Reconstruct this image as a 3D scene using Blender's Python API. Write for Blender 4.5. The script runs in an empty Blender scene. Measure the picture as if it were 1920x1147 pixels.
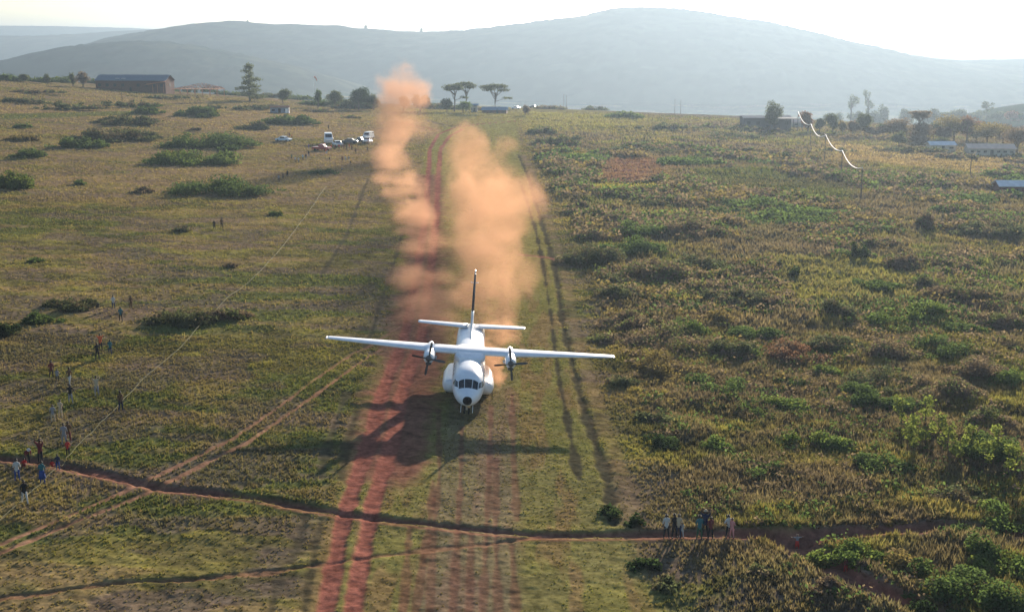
import bpy, bmesh, math, random
import numpy as np
from mathutils import Vector, Matrix, Quaternion

# ---------------------------------------------------------------- camera, light
S = bpy.context.scene
R = math.radians
PITCH = R(11.39)
FPX, CX, CY = 2400.0, 960.0, 573.5
CAMZ = 31.0
cam_d = bpy.data.cameras.new('camera')
cam = bpy.data.objects.new('camera', cam_d)
S.collection.objects.link(cam)
cam.location = (0, 0, CAMZ)
cam.rotation_euler = (R(90) - PITCH, 0, 0)
cam_d.sensor_width = 36.0
cam_d.lens = 36.0 * FPX / 1920.0
cam_d.clip_start = 0.5
cam_d.clip_end = 40000
S.camera = cam

SUN_EL, SUN_AZ = R(13.0), R(16.5)          # azimuth to the right of the view direction (+Y)
W = bpy.data.worlds.new("World"); S.world = W; W.use_nodes = True
wn = W.node_tree.nodes; wl = W.node_tree.links
sky = wn.new('ShaderNodeTexSky'); sky.sky_type = 'NISHITA'; sky.sun_disc = False
sky.sun_elevation = SUN_EL; sky.sun_rotation = SUN_AZ
sky.air_density = 1.0; sky.dust_density = 0.7; sky.ozone_density = 2.0
wn['Background'].inputs[1].default_value = 0.07
wl.new(sky.outputs[0], wn['Background'].inputs[0])
sd = bpy.data.lights.new('sun', 'SUN'); sd.energy = 5.0; sd.angle = R(0.6); sd.color = (1.0, 0.85, 0.69)
sun = bpy.data.objects.new('sun', sd); S.collection.objects.link(sun)
sdir = Vector((math.sin(SUN_AZ)*math.cos(SUN_EL), math.cos(SUN_AZ)*math.cos(SUN_EL), math.sin(SUN_EL)))
sun.rotation_euler = sdir.to_track_quat('Z', 'Y').to_euler()
S.view_settings.view_transform = 'Standard'; S.view_settings.look = 'None'
S.view_settings.exposure = 1.58; S.view_settings.gamma = 1.0
HAZE_DENSITY = 1.9e-4
cy = S.cycles
cy.max_bounces = 5; cy.diffuse_bounces = 2; cy.glossy_bounces = 2; cy.transmission_bounces = 3
cy.volume_bounces = 1; cy.transparent_max_bounces = 8
cy.volume_max_steps = 160
cy.use_denoising = True

rng = np.random.default_rng(7)
rnd = random.Random(11)
C = S.collection

# ---------------------------------------------------------------- helpers: maths
def ss(a, b, x):
    t = np.clip((x - a) / (b - a), 0, 1)
    return t * t * (3 - 2 * t)

def _hash(ix, iy, seed):
    h = (ix.astype(np.int64) * 374761393 + iy.astype(np.int64) * 668265263 + seed * 974711) & 0xFFFFFFFF
    h = ((h ^ (h >> 13)) * 1274126177) & 0xFFFFFFFF
    return ((h ^ (h >> 16)) & 0xFFFF) / 65535.0

def vnoise(x, y, seed=0):
    x = np.asarray(x, float); y = np.asarray(y, float)
    ix = np.floor(x); iy = np.floor(y); fx = x - ix; fy = y - iy
    fx = fx * fx * (3 - 2 * fx); fy = fy * fy * (3 - 2 * fy)
    a = _hash(ix, iy, seed); b = _hash(ix + 1, iy, seed); c = _hash(ix, iy + 1, seed); d = _hash(ix + 1, iy + 1, seed)
    return (a * (1 - fx) + b * fx) * (1 - fy) + (c * (1 - fx) + d * fx) * fy

def fbm(x, y, scale, seed=0, octv=4, gain=0.5):
    s = 0; a = 1; n = 0
    x = np.asarray(x, float) / scale; y = np.asarray(y, float) / scale
    for o in range(octv):
        s = s + a * vnoise(x + 17.3 * o, y - 9.1 * o, seed + o * 13); n += a; a *= gain; x = x * 2.03; y = y * 2.03
    return s / n

def base_z(x, y):
    """large relief of the plateau, its edge and the valley beyond"""
    x = np.asarray(x, float); y = np.asarray(y, float)
    xc = np.clip(x, -260, 420)
    z = -0.028 * xc
    loc = np.clip(x + 4, -14, 14)
    z = z - 0.014 * loc * ss(-200, 20, y) * (1 - ss(300, 500, y))
    z = z + 0.00010 * np.clip(-x - 30, 0, 300) ** 2 * ss(300, 620, y) * 1.6
    z = z - 0.012 * np.clip(x - 60, 0, 250) * ss(120, 400, y)
    z = z + 0.8 * (fbm(x, y, 60, 3, 3) - .5) * ss(10, 40, np.abs(x + 2)) + 2.2 * (fbm(x, y, 170, 5, 2) - .5) * ss(180, 420, y)
    edge = 650 + 40 * (vnoise(x / 120, x * 0, 4) - .5) - 40 * ss(150, 300, x)
    z = z - 70 * ss(0, 1100, y - edge) - 0.00006 * np.clip(y - edge + 60, 0, 160) ** 2
    # wooded ridge beyond the plateau on the right
    z = z + 42 * np.exp(-((y - 1250) / 190) ** 2) * ss(250, 560, x)
    return z

_cp, _sp = math.cos(PITCH), math.sin(PITCH)
def ray(px, py):
    u = (px - CX) / FPX; v = (CY - py) / FPX
    return np.array([u, _cp + v * _sp, -_sp + v * _cp])

def at(px, py, tmax=1500):
    """the point of the plateau seen at a photo pixel"""
    d = ray(px, py); d = d / d[1]
    ys = np.concatenate([np.arange(20, 300, 2.0), np.arange(300, tmax, 5.0)])
    zz = CAMZ + d[2] * ys - base_z(d[0] * ys, ys)
    k = np.argmax(zz < 0) if (zz < 0).any() else int(np.argmin(np.where(ys < 900, zz, 1e9)))
    y = ys[k]
    if (zz < 0).any() and k > 0:
        y = ys[k-1] + (ys[k] - ys[k-1]) * zz[k-1] / (zz[k-1] - zz[k])
    x = d[0] * y
    return Vector((x, y, float(base_z(x, y))))

def pt(px, py, y):
    d = ray(px, py); d = d / d[1]
    return Vector((d[0] * y, y, CAMZ + d[2] * y))

def px_m(y):          # metres covered by one photo pixel at distance y
    return y / FPX

# ---------------------------------------------------------------- helpers: materials
def mat(name, col, rough=0.8, spec=0.3, metal=0.0, noise=0.0, nscale=3.0, bump=0.0, emit=None):
    m = bpy.data.materials.new(name); m.use_nodes = True
    nt = m.node_tree; b = nt.nodes['Principled BSDF']
    b.inputs['Roughness'].default_value = rough
    b.inputs['Metallic'].default_value = metal
    b.inputs['Specular IOR Level'].default_value = spec
    b.inputs['Base Color'].default_value = (*col, 1)
    tc = nt.nodes.new('ShaderNodeTexCoord')
    nz = nt.nodes.new('ShaderNodeTexNoise'); nz.inputs['Scale'].default_value = nscale; nz.inputs['Detail'].default_value = 5
    nt.links.new(tc.outputs['Object'], nz.inputs['Vector'])
    if noise:
        mx = nt.nodes.new('ShaderNodeMix'); mx.data_type = 'RGBA'; mx.blend_type = 'MULTIPLY'
        rp = nt.nodes.new('ShaderNodeMapRange'); rp.inputs['From Min'].default_value = .25; rp.inputs['From Max'].default_value = .75
        rp.inputs['To Min'].default_value = 1 - noise; rp.inputs['To Max'].default_value = 1 + noise * .5
        nt.links.new(nz.outputs['Fac'], rp.inputs['Value'])
        mx.inputs[0].default_value = 1; mx.inputs[6].default_value = (*col, 1)
        nt.links.new(rp.outputs[0], mx.inputs[7]); nt.links.new(mx.outputs[2], b.inputs['Base Color'])
    if bump:
        bp = nt.nodes.new('ShaderNodeBump'); bp.inputs['Strength'].default_value = bump; bp.inputs['Distance'].default_value = .05
        nt.links.new(nz.outputs['Fac'], bp.inputs['Height']); nt.links.new(bp.outputs[0], b.inputs['Normal'])
    return m

def foliage_mat(name, transl=0.4, tint=(1, 1, 1), tt=(1.05, 1.15, .7)):
    """leaf faces: colour comes from the per-leaf attribute, light passes through"""
    m = bpy.data.materials.new(name); m.use_nodes = True
    nt = m.node_tree; nt.nodes.clear()
    out = nt.nodes.new('ShaderNodeOutputMaterial')
    a = nt.nodes.new('ShaderNodeAttribute'); a.attribute_name = 'Col'
    def tinted(c):
        mx = nt.nodes.new('ShaderNodeMix'); mx.data_type = 'RGBA'; mx.blend_type = 'MULTIPLY'; mx.inputs[0].default_value = 1
        nt.links.new(a.outputs['Color'], mx.inputs[6]); mx.inputs[7].default_value = (*c, 1); return mx.outputs[2]
    d = nt.nodes.new('ShaderNodeBsdfDiffuse'); t = nt.nodes.new('ShaderNodeBsdfTranslucent')
    nt.links.new(tinted(tint), d.inputs['Color']); nt.links.new(tinted(tt), t.inputs['Color'])
    mix = nt.nodes.new('ShaderNodeMixShader'); mix.inputs[0].default_value = transl
    nt.links.new(d.outputs[0], mix.inputs[1]); nt.links.new(t.outputs[0], mix.inputs[2])
    nt.links.new(mix.outputs[0], out.inputs['Surface'])
    return m

# ---------------------------------------------------------------- helpers: objects
def np_mesh(name, V, F, mats=(), col=None, smooth=False):
    """mesh from numpy arrays; F is (n,3) or (n,4)"""
    me = bpy.data.meshes.new(name)
    V = np.asarray(V, np.float32); F = np.asarray(F, np.int32); k = F.shape[1]
    me.vertices.add(len(V)); me.vertices.foreach_set('co', V.ravel())
    me.loops.add(F.size); me.loops.foreach_set('vertex_index', F.ravel())
    me.polygons.add(len(F)); me.polygons.foreach_set('loop_start', np.arange(0, F.size, k, dtype=np.int32))
    try: me.polygons.foreach_set('loop_total', np.full(len(F), k, np.int32))
    except Exception: pass
    if smooth: me.polygons.foreach_set('use_smooth', np.ones(len(F), bool))
    me.update(calc_edges=True); me.validate()
    if col is not None:
        ca = me.color_attributes.new('Col', 'FLOAT_COLOR', 'POINT')
        c4 = np.ones((len(V), 4), np.float32); c4[:, :3] = col
        ca.data.foreach_set('color', c4.ravel())
    for m in mats: me.materials.append(m)
    return me

def link(name, me, parent=None):
    o = bpy.data.objects.new(name, me); C.objects.link(o)
    if parent: o.parent = parent
    return o

def tag(o, label=None, cat=None, group=None, kind=None):
    if label: o['label'] = label
    if cat: o['category'] = cat
    if group: o['group'] = group
    if kind: o['kind'] = kind
    return o

def empty(name, loc, rz=0.0, label=None, cat=None, group=None):
    o = bpy.data.objects.new(name, None); C.objects.link(o)
    o.location = loc; o.rotation_euler = (0, 0, rz)
    return tag(o, label, cat, group)

class MB:
    """collects simple solids into one mesh"""
    def __init__(s): s.v = []; s.f = []; s.mi = []
    def add(s, vs, fs, mi=0):
        n = len(s.v); s.v += [tuple(v) for v in vs]; s.f += [tuple(i + n for i in f) for f in fs]; s.mi += [mi] * len(fs); return s
    def box(s, c, d, rz=0, mi=0):
        cx_, cy_, cz_ = c; a, b, h = d[0] / 2, d[1] / 2, d[2] / 2; ca, sa = math.cos(rz), math.sin(rz)
        vs = [(cx_ + x * ca - y * sa, cy_ + x * sa + y * ca, cz_ + z) for z in (-h, h) for x, y in ((-a, -b), (a, -b), (a, b), (-a, b))]
        return s.add(vs, [(3, 2, 1, 0), (4, 5, 6, 7), (0, 1, 5, 4), (1, 2, 6, 5), (2, 3, 7, 6), (3, 0, 4, 7)], mi)
    def tube(s, pts, rad, n=8, mi=0, cap=True):
        pts = [Vector(p) for p in pts]; rad = rad if hasattr(rad, '__len__') else [rad] * len(pts)
        rings = []; vs = []
        for i, p in enumerate(pts):
            t = (pts[min(i + 1, len(pts) - 1)] - pts[max(i - 1, 0)]).normalized()
            u = t.cross(Vector((0, 0, 1)));  u = u.normalized() if u.length > 1e-3 else Vector((1, 0, 0))
            w = t.cross(u)
            for k in range(n):
                a = 2 * math.pi * k / n
                vs.append(p + (u * math.cos(a) + w * math.sin(a)) * rad[i])
        fs = [(i * n + k, i * n + (k + 1) % n, (i + 1) * n + (k + 1) % n, (i + 1) * n + k) for i in range(len(pts) - 1) for k in range(n)]
        if cap: fs += [tuple(range(n)), tuple(range((len(pts) - 1) * n, len(pts) * n))[::-1]]
        return s.add(vs, fs, mi)
    def loft(s, rings, mi=0, cap=True):
        n = len(rings[0]); vs = [v for r in rings for v in r]
        fs = [(i * n + k, i * n + (k + 1) % n, (i + 1) * n + (k + 1) % n, (i + 1) * n + k) for i in range(len(rings) - 1) for k in range(n)]
        if cap: fs += [tuple(range(n))[::-1], tuple(range((len(rings) - 1) * n, len(rings) * n))]
        return s.add(vs, fs, mi)
    def build(s, name, mats, parent=None, smooth=False, bevel=0):
        me = bpy.data.meshes.new(name); me.from_pydata(s.v, [], s.f)
        bm = bmesh.new(); bm.from_mesh(me); bmesh.ops.recalc_face_normals(bm, faces=bm.faces)
        bm.to_mesh(me); bm.free()
        mats = mats if isinstance(mats, (list, tuple)) else [mats]
        for m in mats: me.materials.append(m)
        for p, k in zip(me.polygons, s.mi): p.material_index = k; p.use_smooth = smooth
        o = link(name, me, parent)
        if bevel:
            b = o.modifiers.new('bevel', 'BEVEL'); b.width = bevel; b.segments = 2; b.limit_method = 'ANGLE'
        if smooth: 
            pass
        return o
# ---------------------------------------------------------------- tracks and paths: photo pixels -> ground
def P(*pts): return np.array([at(a, b)[:2] for a, b in pts])
TR = {}
rutL = P((598,1200),(611,1147),(627,1064),(644,976),(671,888),(695,827),(708,765),(730,700),(757,640),(775,560),(787,480),(799,400),(803,330),(806,280),(822,252),(850,240),(900,233),(985,226))
rutR = P((652,1200),(661,1147),(675,1064),(688,996),(702,935),(718,888),(735,827),(747,765),(765,700),(790,640),(800,560),(811,480),(819,400),(822,330),(826,280),(842,256),(868,242))
dgU = P((-160,1075),(0,1020),(101,979),(169,949),(260,908),(337,871),(439,821),(523,763),(600,705),(660,665),(700,645),(750,612))
dgL = P((-160,1100),(0,1037),(101,994),(189,959),(287,919),(371,875),(472,824),(560,763),(640,705),(690,670),(740,640))
path = P((-200,842),(0,857),(60,862),(110,872),(180,884),(240,899),(300,913),(400,923),(500,937),(600,955),(640,963),(720,973),(800,981),(900,993),(1000,1002),(1100,1003),(1228,1000),(1313,998),(1400,1000),(1484,1003),(1600,995),(1750,989),(1920,994),(2200,1000))
path2 = P((-200,1140),(0,1121),(101,1109),(202,1094),(270,1090),(371,1085),(506,1070),(607,1058),(700,1044),(800,1031),(900,1021),(960,1014),(1040,1004))
branch = P((1470,1004),(1500,1020),(1540,1046),(1590,1080),(1650,1110),(1720,1140),(1800,1180))
edgeA = P((1150,985),(1143,940),(1138,900),(1124,855),(1105,800),(1087,740),(1067,660),(1053,600),(1046,540),(1041,505),(1030,465),(1018,425),(1004,380),(990,330),(972,290))
edgeB = P((1086,900),(1078,860),(1068,810),(1060,770),(1048,710),(1040,655),(1034,600),(1025,540),(1016,485),(1004,430),(988,380),(975,340))
cross = P((980,478),(1020,482),(1075,490))
ridgeline = P((520,212),(600,206),(700,218),(800,226),(850,238))
lines = [P((822,767),(824,888),(812,1000),(805,1147)), P((921,760),(917,895),(912,1000),(905,1147)), P((960,740),(963,860),(970,975)),
         P((866,800),(864,888),(858,1000),(849,1147)), P((930,860),(929,996),(934,1147)), P((812,900),(805,980),(779,1147)),
         P((768,990),(762,1060),(755,1147)), P((884,1000),(880,1147)), P((960,1020),(968,1147))]
leftlines = [P((756,430),(737,500),(716,560),(696,625),(684,650)), P((650,735),(636,770),(618,820),(600,895)), P((668,770),(650,830),(640,900)),
             P((574,965),(560,1010),(545,1055)), P((525,1085),(505,1147)), P((600,975),(585,1060),(570,1147)), P((690,335),(650,440),(600,520))]

def dpoly(X, Y, p, reach):
    """distance to a polyline, reach or more where far away"""
    D = np.full(X.shape, reach * 1.5 + 5.0)
    for a, b in zip(p[:-1], p[1:]):
        lo = np.minimum(a, b) - reach; hi = np.maximum(a, b) + reach
        m = (X > lo[0]) & (X < hi[0]) & (Y > lo[1]) & (Y < hi[1])
        if not m.any(): continue
        x = X[m] - a[0]; y = Y[m] - a[1]; e = b - a; L = max(e @ e, 1e-9)
        t = np.clip((x * e[0] + y * e[1]) / L, 0, 1)
        d = np.hypot(x - t * e[0], y - t * e[1])
        D[m] = np.minimum(D[m], d)
    return D

def band(D, w, s):       # 1 inside half-width w, fading over s
    return 1 - ss(w, w + s, D)

rw_l = P((560,1200),(600,1000),(640,900),(690,760),(720,650),(770,480),(790,350),(800,250))
def runway_mask(X, Y):
    # the mown strip: between the red track and the dark edge ruts
    ya = edgeA[:, 1]; xa = edgeA[:, 0]
    xr = np.interp(Y, ya, xa, left=xa[0] + 1, right=xa[-1])
    xl = np.interp(Y, rutL[:, 1], rutL[:, 0])
    return ss(-1.5, 0.5, X - xl + 1) * (1 - ss(-.4, 1.6, X - xr + .4)) * (1 - ss(560, 640, Y))

PAL = dict(olive=(.122, .104, .042), yell=(.178, .154, .048), tan=(.240, .160, .088), mauve=(.122, .088, .076),
           green=(.080, .094, .034), dark=(.052, .046, .032), red=(.205, .080, .058), redd=(.150, .068, .050), pink=(.36, .16, .10))
PAL = {k: np.array(v) for k, v in PAL.items()}

def rect_mask(X, Y, pxs, soft=6):
    q = P(*pxs); 
    # convex polygon test with a soft edge
    m = np.ones(X.shape)
    c = q.mean(0)
    for a, b in zip(q, np.roll(q, -1, 0)):
        e = b - a; n = np.array([-e[1], e[0]]); n /= np.hypot(*n)
        if (c - a) @ n < 0: n = -n
        m *= ss(-soft * .5, soft * .5, (X - a[0]) * n[0] + (Y - a[1]) * n[1])
    return m

def surface(X, Y):
    """colour, small relief, grass height factor"""
    n1 = fbm(X, Y, 14, 21, 4); n2 = fbm(X, Y, 5.0, 33, 4); n3 = fbm(X, Y, 45, 45, 3); n4 = fbm(X, Y, 1.6, 57, 3, .6)
    ns = fbm(X, Y * 2.2, 9, 77, 4)
    def mx(c, k, m): return c * (1 - m[..., None]) + k * m[..., None]
    c = np.ones(X.shape + (3,)) * PAL['olive']
    right = ss(6, 16, X - np.interp(Y, edgeA[:, 1], edgeA[:, 0]) + 6)
    c = mx(c, PAL['yell'], ss(.45, .62, n2 * .6 + n4 * .4))
    c = mx(c, PAL['green'], ss(.48, .58, n1) * .75)
    c = mx(c, PAL['dark'], ss(.54, .66, fbm(X + 90, Y * 1.8, 5, 151, 4)) * (.45 + .3 * right))
    c = mx(c, PAL['tan'], ss(.50, .64, ns) * .5 * (1 - .3 * right))
    c = mx(c, PAL['mauve'], ss(.50, .60, fbm(X, Y * 1.5, 7, 91, 4)) * (.6 + .1 * right))
    c = mx(c, PAL['mauve'] * .9, right * ss(.50, .60, fbm(X, Y * 1.3, 26, 95, 4)) * .8)
    far = ss(190, 330, Y)
    c = mx(c, PAL['tan'] * 1.0, far * (1 - right) * (.35 + .45 * ss(.4, .6, n3)) * (1 - ss(520, 640, Y) * .5) * .8)
    c = mx(c, PAL['yell'], ss(480, 560, Y) * (1 - ss(-90, -60, -X)) * 0.0 + ss(470, 560, Y) * ss(-80, -30, X) * (1 - ss(40, 80, X)) * .7)
    rm = runway_mask(X, Y)
    c = mx(c, (PAL['yell'] * .75 + PAL['green'] * .35), rm * .75)
    c = mx(c, PAL['redd'] * 1.3, rm * ss(.50, .66, fbm(X * 2.5, Y * .35, 3, 101, 3)) * .35 * (1 - ss(150, 260, Y)))
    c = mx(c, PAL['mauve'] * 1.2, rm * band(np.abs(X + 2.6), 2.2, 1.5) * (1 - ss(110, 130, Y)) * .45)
    c = mx(c, PAL['yell'] * .95 + PAL['green'] * .15, rm * ss(130, 230, Y) * (.55 + .3 * ss(.4, .6, ns)))
    # fields on the right
    mr = rect_mask(X, Y, [(1105, 345), (1118, 297), (1250, 297), (1256, 342)], 16); c = mx(c, np.array((.165, .080, .072)) * (1 + .8 * (n4[..., None] - .5)), mr * .85)
    my = rect_mask(X, Y, [(1105, 362), (1105, 344), (1256, 342), (1256, 356)], 3); c = mx(c, np.array((.26, .22, .06)), my * .7)
    mg = rect_mask(X, Y, [(1290, 345), (1300, 318), (1420, 318), (1600, 352), (1600, 378), (1440, 365)]); c = mx(c, PAL['green'] * .9, mg * .8)
    md = rect_mask(X, Y, [(1330, 352), (1325, 334), (1600, 338), (1600, 356)], 4); c = mx(c, PAL['dark'] * 1.1, md * .7)
    mg2 = rect_mask(X, Y, [(1480, 580), (1420, 470), (1720, 490), (1745, 560)]); c = mx(c, PAL['yell'] * .7 + PAL['green'] * .4, mg2 * .6)
    mp = rect_mask(X, Y, [(1400, 478), (1420, 460), (1600, 466), (1610, 482)], 3); c = mx(c, PAL['mauve'] * 1.3, mp * .6)
    ms = rect_mask(X, Y, [(1560, 300), (1540, 265), (1900, 300), (1900, 330)], 12); c = mx(c, PAL['tan'] * 1.1, ms * .6)
    c = mx(c, PAL['green'] * 1.1, rect_mask(X, Y, [(0, 225), (0, 214), (270, 208), (270, 216)], 6) * .8)
    h = np.zeros(X.shape); crop = np.maximum.reduce([mr, my, md, mg, mg2 * .9, ms * .8])
    c = mx(c, np.array((.035, .050, .028)), ss(760, 900, Y) * ss(.3, .5, fbm(X, Y, 60, 181, 3)))
    g = 1.0 + .55 * right * (1 - rm) + .9 * (n1 - .5)
    g = g * (1 - .28 * (1 - ss(74, 80, Y)) * (1 - ss(14, 26, X)))
    g = g * (1 - .48 * rm)
    dirt = .22 * crop
    g = g * (1 - .3 * (1 - right))
    def lay(p, w, s, col, a, depth, lip=0.0, wob=.25):
        nonlocal c, h, g, dirt
        D = dpoly(X, Y, p, w + s + 3)
        near = D < w + s + 3
        if not near.any(): return
        D = D + (n4 - .5) * 2 * wob * (w + .2) + (n2 - .5) * wob
        m = band(D, w, s); 
        c = mx(c, col, m * a); h = h - depth * (.45 + 1.1 * n2) * (1 - .5 * rm) * band(D, w * .85, max(s, depth * .8)); g = g * (1 - m * min(1, a + .1))
        if lip: h = h + lip * np.exp(-((D - w - s - .3) / .45) ** 2) * near
        dirt = np.maximum(dirt, m * a)
    # broad scuffed earth around the main track behind and beside the aircraft
    mid = (P((722,880),(745,760),(775,640),(790,540),(798,440),(808,330)))
    lay(mid, 1.6, 2.8, PAL['redd'] * 1.15, .78, .04, 0, .7)
    lay(P((735, 900), (770, 760), (800, 660), (815, 600)), 1.0, 1.6, PAL['redd'] * .9, .6, .02)
    for l in lines: lay(l, .10, .22, PAL['redd'] * .85, .6, .05, 0.0, .35)
    for l in leftlines: lay(l, .08, .40, PAL['dark'] * .9, .65, .03, 0, .7)
    lay(edgeB, .12, .28, PAL['dark'] * .8, .9, .05, .0, .7)
    lay(edgeA, .20, .42, PAL['dark'] * .8, .9, .10, .05, .8)
    lay(edgeA + np.array([1.3, 0]), .3, .9, PAL['tan'] * .6, .3, 0, .0, .6)
    lay(cross, .5, .6, PAL['redd'] * 1.6, .7, .04)
    lay(ridgeline, .7, .8, PAL['mauve'] * .8, .8, .2)
    lay(path2, .22, .25, PAL['pink'] * .35 + PAL['tan'] * .3, .7, .08, .02, .6)
    lay(path, .30, .42, PAL['redd'] * 1.1, .92, .28, .06, .5)
    lay(path - np.array([0, .95]), .10, .3, PAL['pink'] * .7, .6, 0, 0, .3)
    lay(path[path[:, 0] > 13], .75, .4, PAL['redd'] * 1.15, .95, .30, .06, .4)
    lay(branch, 1.1, .7, PAL['redd'] * 1.25, .95, .6, .12, .25)
    lay(dgU, .12, .18, PAL['redd'] * .9 + PAL['tan'] * .4, .85, .08, .03, .3)
    lay(dgL, .13, .18, PAL['redd'] * .9 + PAL['tan'] * .45, .9, .10, .03, .3)
    for r_ in (rutL, rutR):
        lay(r_, .44, .34, PAL['red'], 1.0, .10, .04, .32)
    c = c * (1 - dirt[..., None] * (1 - (.80 + .42 * fbm(X * 1.6, Y * .8, 2.2, 171, 4, .65))[..., None]))
    far_t = P((700, 232), (760, 232), (820, 244))
    lay(far_t, .8, .8, PAL['redd'], .7, .1)
    amp = (1 - .8 * rm) * (1 - dirt)
    h = h + amp * (.28 * (n2 - .5) + .16 * (n4 - .5) + right * (.95 * (n2 - .5) + .9 * (n1 - .5)))
    h = h + .09 * (fbm(X, Y, .6, 121, 2) - .5)
    c = c * (1 + .9 * (fbm(X, Y, .7, 131, 3, .6) - .5))[..., None]
    return c, h, np.clip(g, 0, 3) * (1 - dirt * .8), dirt, right, rm

# ---------------------------------------------------------------- the ground: one sheet to the horizon
rows = np.concatenate([np.linspace(-250, 44, 50), (FPX * CAMZ) / (np.arange(1640, 200, -1.45) - 90.0) * 0.99 , np.geomspace(690, 14000, 200)])
rows = np.unique(rows); rows = rows[np.concatenate([[True], np.diff(rows) > 0.02])]
ts = np.concatenate([np.linspace(-3, -.66, 40, endpoint=False), np.linspace(-.66, .66, 1150), np.linspace(.66, 3, 41)[1:]])
NR, NT = len(rows), len(ts)
wY = np.sqrt(rows ** 2 + 45 ** 2)
GX = ts[None, :] * wY[:, None]; GY = np.repeat(rows[:, None], NT, 1)
gc, gh, gg, gd, gr_, grm = surface(GX, GY)
fade = 1 - ss(620, 760, GY)
GZ = base_z(GX, GY) + gh * fade
idx = np.arange(NR * NT).reshape(NR, NT)
F = np.stack([idx[:-1, :-1], idx[:-1, 1:], idx[1:, 1:], idx[1:, :-1]], -1).reshape(-1, 4)
def ground_mat():
    m = bpy.data.materials.new('grassland'); m.use_nodes = True; nt = m.node_tree; nt.nodes.remove(nt.nodes['Principled BSDF']); b = nt.nodes.new('ShaderNodeBsdfDiffuse')
    nt.links.new(b.outputs[0], nt.nodes['Material Output'].inputs['Surface'])
    a = nt.nodes.new('ShaderNodeAttribute'); a.attribute_name = 'Col'
    tc = nt.nodes.new('ShaderNodeTexCoord')
    n = nt.nodes.new('ShaderNodeTexNoise'); n.inputs['Scale'].default_value = 2.2; n.inputs['Detail'].default_value = 8; n.inputs['Roughness'].default_value = .7
    nt.links.new(tc.outputs['Object'], n.inputs['Vector'])
    mr = nt.nodes.new('ShaderNodeMapRange'); mr.inputs['From Min'].default_value = .3; mr.inputs['From Max'].default_value = .7
    mr.inputs['To Min'].default_value = .55; mr.inputs['To Max'].default_value = 1.45
    nt.links.new(n.outputs['Fac'], mr.inputs['Value'])
    mx = nt.nodes.new('ShaderNodeMix'); mx.data_type = 'RGBA'; mx.blend_type = 'MULTIPLY'; mx.inputs[0].default_value = 1
    nt.links.new(a.outputs['Color'], mx.inputs[6]); nt.links.new(mr.outputs[0], mx.inputs[7])
    nt.links.new(mx.outputs[2], b.inputs['Color'])
    bp = nt.nodes.new('ShaderNodeBump'); bp.inputs['Strength'].default_value = .35; bp.inputs['Distance'].default_value = .12
    nt.links.new(n.outputs['Fac'], bp.inputs['Height']); nt.links.new(bp.outputs[0], b.inputs['Normal'])
    return m
M_ground = ground_mat()
g = link('ground', np_mesh('ground', np.stack([GX, GY, GZ], -1).reshape(-1, 3), F, [M_ground], gc.reshape(-1, 3), True))
tag(g, kind='structure')

def gz(x, y):
    X = np.atleast_1d(np.asarray(x, float)); Y = np.atleast_1d(np.asarray(y, float))
    return base_z(X, Y) + surface(X, Y)[1] * (1 - ss(620, 760, Y))
def on(px, py):
    p = at(px, py); p.z = float(gz(p.x, p.y)[0]); return p

# ---------------------------------------------------------------- hills
def hill(name, D, depth, prof, colr, nx=420, ny=70, rough=14.0, base=-75.0, seed=1, xpad=1.6):
    """a ridge whose skyline follows prof (photo pixels) at distance D"""
    pxs = np.array([p[0] for p in prof], float); pys = np.array([p[1] for p in prof], float)
    t = np.linspace((pxs[0] - CX) / FPX, (pxs[-1] - CX) / FPX, nx)
    v = np.linspace(-1.0, 1.0, ny)
    T, Vv = np.meshgrid(t, v)
    Yg = D + Vv * depth
    Xg = T * D * (1 + 0 * Vv) + Vv * 120 * np.sin(T * 9 + seed)
    top = CAMZ + (90 - np.interp(CX + FPX * T, pxs, pys)) / FPX * D
    spur = .16 * (fbm(Xg, Yg * .55, 420, seed, 4) - .5)
    prof_v = np.clip(1 - np.abs(Vv) ** 1.5, 0, 1)
    Zg = base + (top - base) * np.clip(prof_v + spur * (1 - prof_v) * 4 * prof_v * 1.5, -.2, 1)
    Zg = Zg + (fbm(Xg, Yg, 40, seed + 5, 5) - .5) * rough * .35 + np.maximum(0, vnoise(Xg / 14, Yg / 14, seed + 9) - .55) * rough * .5 * ss(.45, .6, fbm(Xg, Yg, 300, seed + 2, 3))
    f = ss(.42, .62, fbm(Xg, Yg * .7, 260, seed + 3, 5, .6))
    f2 = ss(.4, .6, fbm(Xg, Yg, 40, seed + 4, 3, .6))
    c = colr[0] * (1 - f[..., None]) + colr[1] * f[..., None]
    c = c * (1 - .35 * f2)[..., None]
    i = np.arange(nx * ny).reshape(ny, nx)
    FF = np.stack([i[:-1, :-1], i[:-1, 1:], i[1:, 1:], i[1:, :-1]], -1).reshape(-1, 4)
    o = link(name, np_mesh(name, np.stack([Xg, Yg, Zg], -1).reshape(-1, 3), FF, [M_ground], c.reshape(-1, 3), True))
    return tag(o, kind='structure')
HC = (np.array((.026, .040, .026)), np.array((.060, .066, .040)))
hill('hill', 3300, 800, [(-700,120),(-300,150),(0,135),(100,108),(220,72),(300,59),(370,48),(440,41),(475,44),(520,47),(640,50),(720,58),(800,62),(870,60),(960,49),(1060,38),(1100,31),(1140,21),(1195,17),(1260,20),(1300,25),(1350,33),(1400,40),(1450,50),(1550,77),(1630,96),(1700,107),(1800,113),(1920,110),(2100,104),(2500,100),(3000,120)], HC, 900, 120, 18, seed=2)
hill('hill', 2500, 480, [(-900,110),(-400,125),(-100,128),(0,118),(70,101),(130,90),(200,82),(260,78),(320,79),(400,90),(470,103),(560,124),(640,150),(700,175),(760,195)], HC, 500, 80, 12, base=-85, seed=8)
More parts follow.
